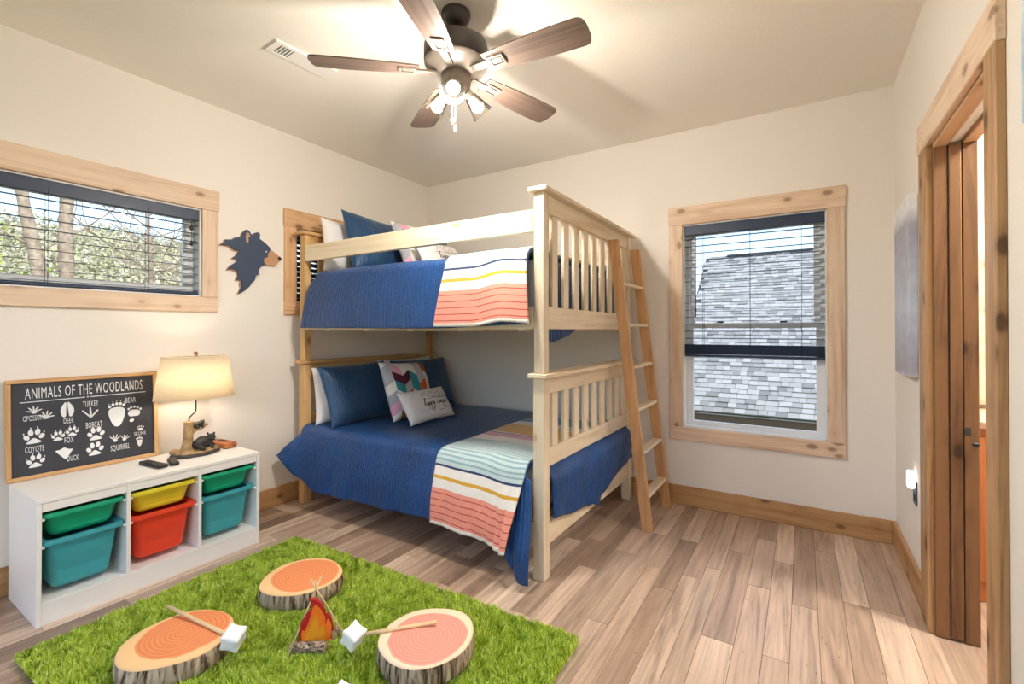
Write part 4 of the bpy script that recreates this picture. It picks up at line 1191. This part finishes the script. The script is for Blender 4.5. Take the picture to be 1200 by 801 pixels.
def logcushion(c, r, ht, face, rz, label, seed, tilt=(0, 0)):
    root = empty('log_cushion', (c[0], c[1], RT), rz, label, 'floor cushion', 'log slice floor cushions')
    root.rotation_euler = (tilt[0], tilt[1], rz)
    n = 180
    def rad(a): return r * (1 + .03 * math.sin(2 * a + seed) + .02 * math.sin(3 * a + 2 * seed) + .012 * math.sin(5 * a + seed))
    prof = [(.90, 0), (.965, .004), (1.0, .02), (1.015, ht * .5), (1.0, ht - .016), (.985, ht - .004)]
    V = []; F = []; UV = []
    for pr, z in prof:
        for k_ in range(n + 1):
            a = 2 * math.pi * k_ / n
            rg = .0028 * nz(math.cos(a) * 26 + seed, math.sin(a) * 26, z * 14) if z > 0 else 0
            q = rad(a) * pr + rg; V.append((q * math.cos(a), q * math.sin(a), z)); UV.append((k_ / n, z))
    m = n + 1
    for i in range(len(prof) - 1):
        for k_ in range(n): F.append((i * m + k_, i * m + k_ + 1, (i + 1) * m + k_ + 1, (i + 1) * m + k_))
    me = bpy.data.meshes.new('bark'); me.from_pydata(V, [], F); me.update()
    ul = me.uv_layers.new(name='UVMap'); li = np.zeros(len(me.loops), int); me.loops.foreach_get('vertex_index', li)
    ul.data.foreach_set('uv', np.array(UV)[li].ravel())
    obj('bark_side', me, BARK, root, True, smooth=True)
    V = []; F = []; rings = [.988, .975, .94, .8, .55, .25]; zs = [ht - .005, ht, ht + .003, ht + .007, ht + .009, ht + .01]
    m = 90
    for q, z in zip(rings, zs):
        for k_ in range(m):
            a = 2 * math.pi * k_ / m; V.append((rad(a) * q * math.cos(a), rad(a) * q * math.sin(a), z + (.004 * nz(q * 3 + seed, a, 2.) if q < .9 else 0)))
    for i in range(len(rings) - 1):
        for k_ in range(m): F.append((i * m + k_, i * m + (k_ + 1) % m, (i + 1) * m + (k_ + 1) % m, (i + 1) * m + k_))
    F.append(tuple(range((len(rings) - 1) * m, len(rings) * m)))
    pyd('cut_face', V, F, face, root, True, smooth=True)
    v, f = lathe_data([(r * .9, .0005), (r * .9, .004)], 40); pyd('underside', v, f, BARK, root, True)
    return root
OR_ = ring_mat('orange_growth_rings', '#ee9a66', '#d9784a', '#f4c992')
OR2 = ring_mat('pink_growth_rings', '#eba592', '#d98476', '#f6dcbc')
logcushion((1.275, -2.256), .18, .082, OR_, R(30), 'orange log slice cushion lying farthest back on the rug, behind the toy campfire', 1.)
logcushion((1.285, -2.79), .184, .085, OR_, R(80), 'orange log slice cushion under a marshmallow stick at the rug corner', 2.3)
logcushion((2.112, -2.272), .183, .088, OR2, R(-40), 'pinkish log slice cushion with a marshmallow stick on it', 4.1)

# ------------------------------------------------------------ marshmallow sticks
MARSH = plain('white_plush', '#f3f2f2', .9, var=.02, bump=.1)
def marsh_mesh(k=1.):
    bm = bmesh.new(); bmesh.ops.create_cube(bm, size=.052 * k)
    bmesh.ops.subdivide_edges(bm, edges=bm.edges[:], cuts=7, use_grid_fill=True)
    for v_q in bm.verts:
        p = v_q.co; h_ = .026 * k
        e = [abs(q) / h_ for q in p]
        cnt = (e[0] * e[1] + e[1] * e[2] + e[0] * e[2]) / 3
        v_q.co = p * (.84 + .34 * cnt ** 2)
    for _ in range(7): bmesh.ops.smooth_vert(bm, verts=bm.verts, factor=.5, use_axis_x=True, use_axis_y=True, use_axis_z=True)
    me = bpy.data.meshes.new('marshmallow'); bm.to_mesh(me); bm.free(); me.shade_smooth(); return me
MM = marsh_mesh(1.45); MM.materials.append(MARSH)
def mstick(a, b, label, rot):
    a, b = Vector(a), Vector(b)
    root = empty('marshmallow_stick', tuple(b), 0, label, 'toy', 'toy marshmallow sticks')
    dv = (b - a).normalized()
    tube('stick', [tuple(a), tuple(a + (b - a) * .5), tuple(b - dv * .022)], .0075, STICK['x'], root)
    o = bpy.data.objects.new('marshmallow', MM); col.objects.link(o); o.location = b; o.rotation_euler = rot; setparent(o, root)
    return root
mstick((1.075, -2.742, .139), (1.495, -2.688, .122), 'plush marshmallow on a wooden stick lying across the orange cushion at the rug corner', (R(20), R(15), R(35)))
mstick((2.115, -2.222, .1385), (1.873, -2.43, .115), 'plush marshmallow on a wooden stick resting on the pinkish cushion', (R(10), R(25), R(10)))
mstick((2.36, -2.70, .037), (2.035, -2.605, .058), 'plush marshmallow peeking up at the near edge of the rug', (R(0), R(10), R(20)))

# ------------------------------------------------------------ toy campfire
FLR, FLO, FLY = plain('red_felt', '#b3201c', .9, var=.08), plain('orange_felt', '#ee7a1c', .9, var=.06), plain('amber_felt', '#e79a1e', .9, var=.06)
cf = Vector((1.674, -2.455, RT + .008))
vd = Vector((3.3771 - cf.x, -3.6353 - cf.y, 0)).normalized()
fm = Matrix.Translation(cf) @ Matrix.Rotation(math.atan2(vd.y, vd.x) - R(90) + R(180) + R(8), 4, 'Z') @ Matrix.Rotation(R(90), 4, 'X')
fl = empty('toy_flame', mat=fm, label='red, orange and amber felt flame standing between the toy logs', cat='toy flame')
S_ = .0066 * .9
def px2(pts, k_=1.0): return [((x_ - 325) * .000555 * k_, (465 - y_) * .000595 * k_) for x_, y_ in pts]
f1 = px2([(225, 445), (208, 380), (222, 310), (262, 255), (298, 215), (282, 155), (340, 180), (382, 245), (392, 300), (412, 290), (437, 350), (438, 420), (425, 465), (330, 470), (245, 468)])
f2 = px2([(240, 450), (222, 385), (228, 340), (245, 350), (268, 300), (305, 200), (345, 225), (380, 290), (385, 350), (400, 310), (425, 360), (422, 430), (410, 462), (330, 466), (250, 462)])
f3 = px2([(258, 455), (240, 400), (275, 330), (315, 265), (335, 300), (340, 360), (365, 340), (380, 400), (375, 458), (320, 462)])
def felt(name, pts, z0_, z1_, mat): return pyd(name, *prism_data(smoothpoly(pts, 3, True), z0_, z1_), mat, fl, True)
felt('red_layer', f1, -.012, .012, FLR); felt('orange_layer', f2, .0121, .0145, FLO); felt('amber_layer', f3, .0146, .0165, FLY)
felt('orange_layer', f2, -.0145, -.0121, FLO)
LOGB = bark_mat(); LOGE = plain('toy_log_end', '#c3a37c', .8, var=.12)
def toylog(a, b, r, label):
    a, b = Vector(a), Vector(b); root = empty('toy_log', tuple((a + b) / 2), 0, label, 'toy log', 'toy campfire logs')
    n = 22; V = []; F = []; dv = (b - a); t = dv.normalized(); s_ = t.cross(Vector((0, 0, 1))).normalized(); u_ = s_.cross(t)
    ns = 7
    for i in range(ns):
        for k_ in range(n):
            q = 2 * math.pi * k_ / n; rr = r * (1 + .12 * nz(math.cos(q) * 4 + a.x * 9, math.sin(q) * 4, i * .3))
            V.append(tuple(a + dv * i / (ns - 1) + (s_ * math.cos(q) + u_ * math.sin(q)) * rr))
    for i in range(ns - 1):
        for k_ in range(n): F.append((i * n + k_, i * n + (k_ + 1) % n, (i + 1) * n + (k_ + 1) % n, (i + 1) * n + k_))
    me = bpy.data.meshes.new('bark'); me.from_pydata(V, [], F); me.update()
    ul = me.uv_layers.new(name='UVMap'); li = np.zeros(len(me.loops), int); me.loops.foreach_get('vertex_index', li)
    UV = np.array([(k_ / n * .4, i / ns * 1.5) for i in range(ns) for k_ in range(n)]); ul.data.foreach_set('uv', UV[li].ravel())
    obj('bark', me, BARK, root, smooth=True)
    for e, sgn in ((a, -1), (b, 1)):
        idx = 0 if sgn < 0 else (ns - 1) * n
        pts = [V[idx + k_] for k_ in range(n)]
        ins = [tuple(Vector(p) + t * sgn * .0015) for p in pts]
        pyd('cut_end', pts + ins, [tuple(range(n, 2 * n))] + [(k_, (k_ + 1) % n, n + (k_ + 1) % n, n + k_) for k_ in range(n)], LOGE, root)
toylog((1.635, -2.537, RT + .022), (1.75, -2.465, RT + .022), .02, 'small bark log in front of the felt flame')
toylog((1.70, -2.375, RT + .024), (1.715, -2.405, RT + .024), .018, 'small bark log behind the felt flame, cut end showing')
tp = empty('stick_tripod', (1.68, -2.46, RT), label='three thin sticks leaning together over the toy flame', cat='toy sticks')
apex = Vector((1.622, -2.421, .228))
for b_ in ((1.655, -2.572, RT), (1.775, -2.375, RT), (1.555, -2.335, RT)):
    b_ = Vector(b_); e = apex + (apex - b_).normalized() * .045
    jit = Vector((random.uniform(-.006, .006), random.uniform(-.006, .006), 0))
    tube('stick', [tuple(b_), tuple(e + jit)], .0036, STICK['z'], tp, n=7)

# ------------------------------------------------------------ right wall things
def canvas_mat():
    s = NT('winter_print'); tc = s.n('ShaderNodeTexCoord').outputs['Object']
    sp = s.n('ShaderNodeSeparateXYZ'); s.l(tc, sp.inputs[0])
    n1 = s.noise(tc, 5, 4, .6)
    z = s.math('ADD', sp.outputs[2], s.math('MULTIPLY', s.math('SUBTRACT', n1, .5), .09))
    base = s.ramp(s.math('ADD', z, .5), [(0, lin('#e9eaf0')), (.075, lin('#a9a6b4')), (.4, lin('#c2c9da')), (.8, lin('#a8a6b4')), (.885, lin('#ececf0')), (1, lin('#f2f2f2'))], 'LINEAR')
    return s.fin(s.mix(.4, base, s.ramp(s.noise(tc, 16, 4), [(.35, (.7, .72, .8)), (.65, (1.15, 1.15, 1.15))]), 'MULTIPLY'), .6)
cv = box('wall_canvas', (W - .04, -.69, 1.08), (W - .001, -.3, 1.985), canvas_mat(), bevel=.003); tag(cv, 'tall canvas print of a pale wintry scene between window and door', 'canvas print')
def canvas2_mat():
    s = NT('sky_print'); tc = s.coords((1, 1, 1), rnd=False)
    return s.fin(s.ramp(s.noise(tc, 4, 4), [(.3, lin('#6fa9c4')), (.5, lin('#dfeaf0')), (.7, lin('#7fb4cc'))]), .6)
cv = box('wall_canvas', (W - .03, -2.75, 1.81), (W - .001, -2.05, 2.4), canvas2_mat(), bevel=.003); tag(cv, 'pale blue canvas print at the right edge beyond the doorway', 'canvas print')
ot = empty('wall_outlet', (W, -.58, .5), label='dark outlet plate with a glowing night light below the canvas print', cat='outlet')
box('plate', (W - .006, -.635, .435), (W - .0005, -.555, .555), plain('slate_plate', '#4e5568', .5), ot, bevel=.002)
box('socket', (W - .009, -.612, .455), (W - .0061, -.578, .49), BLACK, ot, bevel=.002)
box('night_light', (W - .034, -.615, .515), (W - .0062, -.567, .60), emis('night_light_glow', (1, .92, .82, 1), 5), ot, bevel=.008, seg=3)

# ------------------------------------------------------------ outside: the neighbour's roof seen through the tall window
hs = empty('neighbor_house', (4.0, 6, -3), label='neighbouring house with grey shingle roof outside the tall window', cat='house')
EY, EZ, SL, RX0, RX1, RY = 4.0, .055, .8, 1.485, 6.2, 7.66
ca = math.atan(SL); up = Vector((0, math.cos(ca), math.sin(ca))); nrm = Vector((0, -math.sin(ca), math.cos(ca)))
def shingle_mat():
    s = NT('asphalt_shingle'); c = s.coords()
    base = s.ramp(s.rand, [(0, lin('#84837f')), (.25, lin('#a5a49f')), (.6, lin('#bdbbb5')), (.85, lin('#b0aea8')), (1, lin('#979590'))])
    base = s.mix(.6, base, s.ramp(s.noise(c, 160, 3, .8), [(.3, (.7, .7, .7)), (.65, (1.12, 1.12, 1.12))]), 'MULTIPLY')
    return s.fin(base, .9, 0, .1)
def shingle_stuff_mat():
    s = NT('asphalt_shingle_far'); c = s.coords(rnd=False); g = s.n('ShaderNodeNewGeometry')
    base = s.ramp(g.outputs['Random Per Island'], [(0, lin('#84837f')), (.25, lin('#a5a49f')), (.6, lin('#bdbbb5')), (.85, lin('#b0aea8')), (1, lin('#979590'))])
    return s.fin(base, .9, 0, .1)
SHG, SHF = shingle_mat(), shingle_stuff_mat()
slen = (RY - EY) / math.cos(ca)
v = []
deck = [Vector((RX0, EY, EZ)), Vector((RX1, EY, EZ)), Vector((RX1, EY, EZ)) + up * slen, Vector((RX0, EY, EZ)) + up * slen]
pyd('roof_deck', [tuple(p) for p in deck] + [tuple(p - nrm * .12) for p in deck], [(0, 1, 2, 3), (7, 6, 5, 4), (0, 4, 5, 1), (1, 5, 6, 2), (2, 6, 7, 3), (3, 7, 4, 0)], plain('roof_deck', '#5f5f60', .9), hs, center=True)
exp_ = .104; smeshes = {}
rotm = Matrix(((1, 0, 0), (0, up.y, nrm.y), (0, up.z, nrm.z))).to_4x4()
nsh = 0; far = []
wset = [.1, .125, .15, .175]
for r_ in range(int(slen / exp_)):
    x = RX0 - random.random() * .1
    while x < 4.3:
        w = random.choice(wset); c = Vector((x + w / 2, EY, EZ)) + up * (r_ * exp_ + exp_ * .55) + nrm * .012
        xm = x + w / 2
        x += w
        if xm - w / 2 < RX0 - .03: continue
        proud = random.choice([0, 0, .008])
        if nsh < 300 and xm < 3.75:
            if w not in smeshes:
                smeshes[w] = box_mesh('shingle', w - .004, exp_ * 1.12, .018, 0); smeshes[w].materials.append(SHG)
            o = bpy.data.objects.new('shingle', smeshes[w]); col.objects.link(o)
            o.matrix_basis = Matrix.Translation(c + nrm * proud) @ rotm @ Matrix.Rotation(R(-7), 4, 'X'); setparent(o, hs); nsh += 1
        else:
            d1, d2, d3 = Vector(((w - .004) / 2, 0, 0)), up * exp_ * .56, nrm * (.009)
            q = c + nrm * proud
            tl_ = nrm * .007
            vs8 = [q - d1 - d2 - d3 + tl_, q + d1 - d2 - d3 + tl_, q + d1 + d2 - d3 - tl_, q - d1 + d2 - d3 - tl_, q - d1 - d2 + d3 + tl_, q + d1 - d2 + d3 + tl_, q + d1 + d2 + d3 - tl_, q - d1 + d2 + d3 - tl_]
            far.append(([tuple(z_) for z_ in vs8], [(3, 2, 1, 0), (4, 5, 6, 7), (0, 1, 5, 4), (1, 2, 6, 5), (2, 3, 7, 6), (3, 0, 4, 7)]))
tag(pyd('shingle_field', *merge(far), SHF, hs), kind='stuff')
BROWN = plain('dark_brown_fascia', '#5b4a3c', .7); REDD = plain('red_brown_siding', '#8a5848', .8, var=.1)
box('fascia', (RX0 - .02, EY + .005, EZ - .14), (RX1, EY + .03, EZ - .015), BROWN, hs)
box('drip_edge', (RX0 - .02, EY - .012, EZ - .03), (RX1, EY + .004, EZ - .012), plain('drip_edge_metal', '#8d8a84', .5), hs, bevel=.002)
box('house_wall', (RX0 + .2, EY + .12, -3), (RX1 - .2, EY + .25, EZ - .17), REDD, hs)
box('soffit', (RX0, EY + .03, EZ - .17), (RX1, EY + .3, EZ - .15), BROWN, hs)
box('ridge_cap', (RX0 + .45, RY - .08, EZ + (RY - EY) * SL - .01), (RX1, RY + .06, EZ + (RY - EY) * SL + .035), plain('ridge_cap', '#4a4a4c', .9), hs, bevel=.01)

# ------------------------------------------------------------ outside: ground, hillside, trees
def hill_mat():
    s = NT('hillside_ground'); c = s.coords((1, 1, 1), rnd=False)
    n1 = s.noise(c, .35, 5, .65); n2 = s.noise(c, 2.2, 4, .7)
    base = s.ramp(n1, [(.3, lin('#7d8a46')), (.45, lin('#8d8672')), (.6, lin('#a29a86')), (.75, lin('#8a9a55'))])
    return s.fin(s.mix(.7, base, s.ramp(n2, [(.3, (.5, .5, .5)), (.65, (1.2, 1.2, 1.2))]), 'MULTIPLY'), .95, 0, .1)
def hz_(x_, y_):
    d_ = 3.38 - x_
    h_ = 1.31 + .179 * d_ - 2.4 - 4.2 * math.exp(-(d_ - 6) / 14)
    h_ += .5 * nz(x_ * .07, y_ * .07, 1.) + .25 * nz(x_ * .3, y_ * .3, 2.)
    if x_ < -50: h_ -= (-50 - x_) * .5
    return h_ - .03 * max(0, y_ - 12)
gx = lin_(-3.2, -62, 60); gy = lin_(-32, 60, 70)
V = [(a, b, hz_(a, b)) for a in gx for b in gy]; m = len(gy)
F = [(i * m + j, i * m + j + 1, (i + 1) * m + j + 1, (i + 1) * m + j) for i in range(len(gx) - 1) for j in range(m - 1)]
hill = pyd('hillside', V, F, hill_mat(), smooth=True); tag(hill, kind='structure')
gr = boxes('ground', [((-30, -25, -3.4), (40, 45, -3.2))], plain('ground_grass', '#7f8a58', .95)); tag(gr, kind='structure')
# brush and far tree crowns on the slope: beyond counting
def leaf_mat(name, cols):
    s = NT(name); g = s.n('ShaderNodeNewGeometry')
    cc = s.ramp(g.outputs['Random Per Island'], [(i / len(cols), lin(q)) for i, q in enumerate(cols)])
    return s.fin(cc, .85, 0, .15)
LEAFM = leaf_mat('spring_brush', ['#b3ab9b', '#c2baa8', '#a3a67a', '#cfc8b8', '#bcbf86', '#a19b8c', '#d2d69c', '#b5ad9c'])
LEAFG = leaf_mat('bright_spring_leaves', ['#9fb84a', '#c5d65f', '#7d9a3a', '#d6e27c', '#8b8a5c'])
def leaf_cloud(centers, n_per, size, squash=.8):
    cs = np.repeat(np.array(centers), n_per, 0); n_ = len(cs)
    d_ = rng.normal(size=(n_, 3)); d_ /= np.linalg.norm(d_, axis=1)[:, None]
    rad_ = cs[:, 3:4] * rng.uniform(.35, 1., (n_, 1))
    c_ = cs[:, :3] + d_ * rad_ * [1, 1, squash]
    a = rng.normal(size=(n_, 3)); a /= np.linalg.norm(a, axis=1)[:, None]
    b = np.cross(a, rng.normal(size=(n_, 3))); b /= np.linalg.norm(b, axis=1)[:, None]
    s_ = (cs[:, 4:5] if cs.shape[1] > 4 else size) * rng.uniform(.5, 1.1, (n_, 1))
    vv_ = np.stack([c_ - a * s_, c_ + b * s_ * .5, c_ + a * s_, c_ - b * s_ * .5], 1).reshape(-1, 3)
    me_ = bpy.data.meshes.new('leaves'); me_.vertices.add(len(vv_)); me_.vertices.foreach_set('co', vv_.ravel())
    me_.loops.add(4 * n_); me_.loops.foreach_set('vertex_index', np.arange(4 * n_)); me_.polygons.add(n_)
    me_.polygons.foreach_set('loop_start', np.arange(n_) * 4); me_.polygons.foreach_set('loop_total', np.full(n_, 4)); me_.update()
    return me_
cen = []; ceng = []
for _ in range(1500):
    xx = -9 - 46 * random.random() ** .8; yy = random.uniform(-10, 30) * (.45 + .55 * (-xx / 55))
    r_ = random.uniform(.5, 1.5) * (.5 + -xx / 45)
    (ceng if yy < .09 * (-xx) - 1.2 + random.uniform(-2, 2) and random.random() < .45 else cen).append((xx, yy, hz_(xx, yy) + r_ * .5, r_, .05 + .0028 * -xx))
tag(obj('woodland_brush', leaf_cloud(cen, 150, .2), LEAFM), 'grey brown spring woodland covering the hillside outside the wide window', 'woodland', kind='stuff')
tag(obj('spring_foliage', leaf_cloud(ceng, 150, .2), LEAFG), 'bright yellow green foliage on the near slope outside the wide window', 'foliage', kind='stuff')

TBARK = plain('tree_bark', '#a3927f', .9, var=.4, nscale=14, bump=.6)
def grow(p, d_, r_, L, depth, out, rnd):
    n_ = 5; path = [p]; rr = [r_]
    for i in range(n_):
        d_ = (d_ + Vector((rnd.uniform(-.16, .16), rnd.uniform(-.16, .16), rnd.uniform(-.05, .12)))).normalized()
        p = p + d_ * L / n_; path.append(p); rr.append(r_ * (1 - .5 * (i + 1) / n_))
        if depth > 0 and i >= 1 and rnd.random() < .8:
            sd_ = Vector((rnd.uniform(-1, 1), rnd.uniform(-1, 1), rnd.uniform(-.1, .6))).normalized()
            grow(p, (d_ * .5 + sd_ * .8).normalized(), rr[-1] * .55, L * rnd.uniform(.45, .7), depth - 1, out, rnd)
    out.append(tube_data([tuple(q) for q in path], [max(q, .0035) for q in rr], 6))
def bare_tree(label, trunk, radii, branches, seed, leaves=0):
    rnd = random.Random(seed)
    b0 = trunk[0]
    root = empty('bare_tree', b0, 0, label, 'tree', 'trees outside the wide window')
    pth = smoothpoly(trunk, 6); n_ = len(pth)
    rr = [(radii[0] + (radii[1] - radii[0]) * i / (n_ - 1)) * (1 + .07 * math.sin(i * 1.9)) for i in range(n_)]
    tube('trunk', pth, rr, TBARK, root, n=14)
    out = []
    for (t, d_, r_, L, dp) in branches:
        p = Vector(pth[int(t * (n_ - 1))]); grow(p, Vector(d_).normalized(), r_, L, dp, out, rnd)
    if out: pyd('branches', *merge(out), TBARK, root, smooth=True)
    return root
bare_tree('leaning rough-barked tree trunk outside the wide window, left of the straight trunk', [(-6.0, -1.35, -2.8), (-6, -1.5, .8), (-6, -1.60, 2.05), (-6, -1.70, 2.7), (-6, -1.80, 3.4), (-6, -1.95, 5.5)], (.105, .055),
          [(.55, (.1, -1, .6), .02, 1.6, 2), (.5, (0, .9, .8), .016, 1.3, 2), (.95, (0, 1, .5), .03, 2, 2)], 3)
bare_tree('straight reddish tree trunk outside the wide window', [(-6, -1.30, -2.8), (-6, -1.31, .8), (-6, -1.32, 2.05), (-6, -1.33, 2.8), (-6, -1.32, 3.4), (-6, -1.25, 6)], (.10, .075),
          [(.9, (0, -1, .4), .03, 2, 2), (.95, (0, 1, .5), .03, 2, 2)], 5)
bare_tree('thin bare sapling with spreading branches outside the wide window', [(-5, -.62, -2.7), (-5, -.63, .8), (-5.0, -.62, 1.9), (-5, -.66, 2.7), (-5, -.7, 3.6)], (.045, .02),
          [(.6, (.1, -.9, .6), .018, 1.1, 2), (.62, (0, .9, .35), .018, 1.1, 2), (.68, (0, -.8, .9), .014, 1.0, 2), (.7, (.1, .8, .9), .016, 1.1, 2), (.78, (0, 1, .5), .014, .9, 2), (.8, (0, -1, .6), .012, .9, 2), (.66, (0, 1, .1), .014, 1.0, 2), (.86, (0, .8, .8), .01, .8, 2)], 8)
bare_tree('slender bare tree with drooping twigs outside the right end of the wide window', [(-4.6, -.05, -2.7), (-4.6, -.1, 1.0), (-4.6, -.2, 2.2), (-4.6, -.35, 3.2)], (.035, .015),
          [(.62, (0, -1, .3), .014, 1.2, 2), (.7, (0, -1, .6), .014, 1.2, 2), (.8, (0, -1, .2), .012, 1.0, 2), (.66, (0, -.9, .0), .012, .9, 2), (.75, (0, .9, .4), .012, .9, 2)], 11)
bu = empty('leafy_tree', (-.6, 10.5, -3), label='green leafy tree beside the neighbouring roof', cat='tree')
tube('trunk', [(-.6, 10.5, -3.2), (-.5, 10.5, 0), (-.55, 10.6, 2)], [.14, .1, .05], TBARK, bu)
obj('foliage', leaf_cloud([(-.6 + random.uniform(-.9, .9), 10.5 + random.uniform(-.8, .8), 1.2 + random.uniform(-1.6, 1.0), .6, .1) for _ in range(16)], 140, .1), leaf_mat('tree_leaves', ['#5c7d2e', '#87a544', '#3f5d24', '#a9c060']), bu)
tag(bu, cat='tree')
# light portals in the window openings guide the daylight sampling
for loc, rot, sx_, sy_ in (((-.138, sum(LW1) / 2, (ZW1 + ZW2) / 2), (0, R(-90), 0), ZW2 - ZW1, LW1[1] - LW1[0]), ((-.138, sum(LW2) / 2, (ZW1 + ZW2) / 2), (0, R(-90), 0), ZW2 - ZW1, LW2[1] - LW2[0]),
                           ((sum(RW) / 2, .138, sum(ZR) / 2), (R(-90), 0, 0), RW[1] - RW[0], ZR[1] - ZR[0]),
                           ((sum(RG) / 2, YR - .138, sum(ZG) / 2), (R(90), 0, 0), RG[1] - RG[0], ZG[1] - ZG[0])):
    ld = bpy.data.lights.new('window_portal', 'AREA'); ld.shape = 'RECTANGLE'; ld.size = sx_; ld.size_y = sy_
    ld.cycles.is_portal = True
    o = bpy.data.objects.new('window_portal', ld); col.objects.link(o); o.location = loc; o.rotation_euler = rot
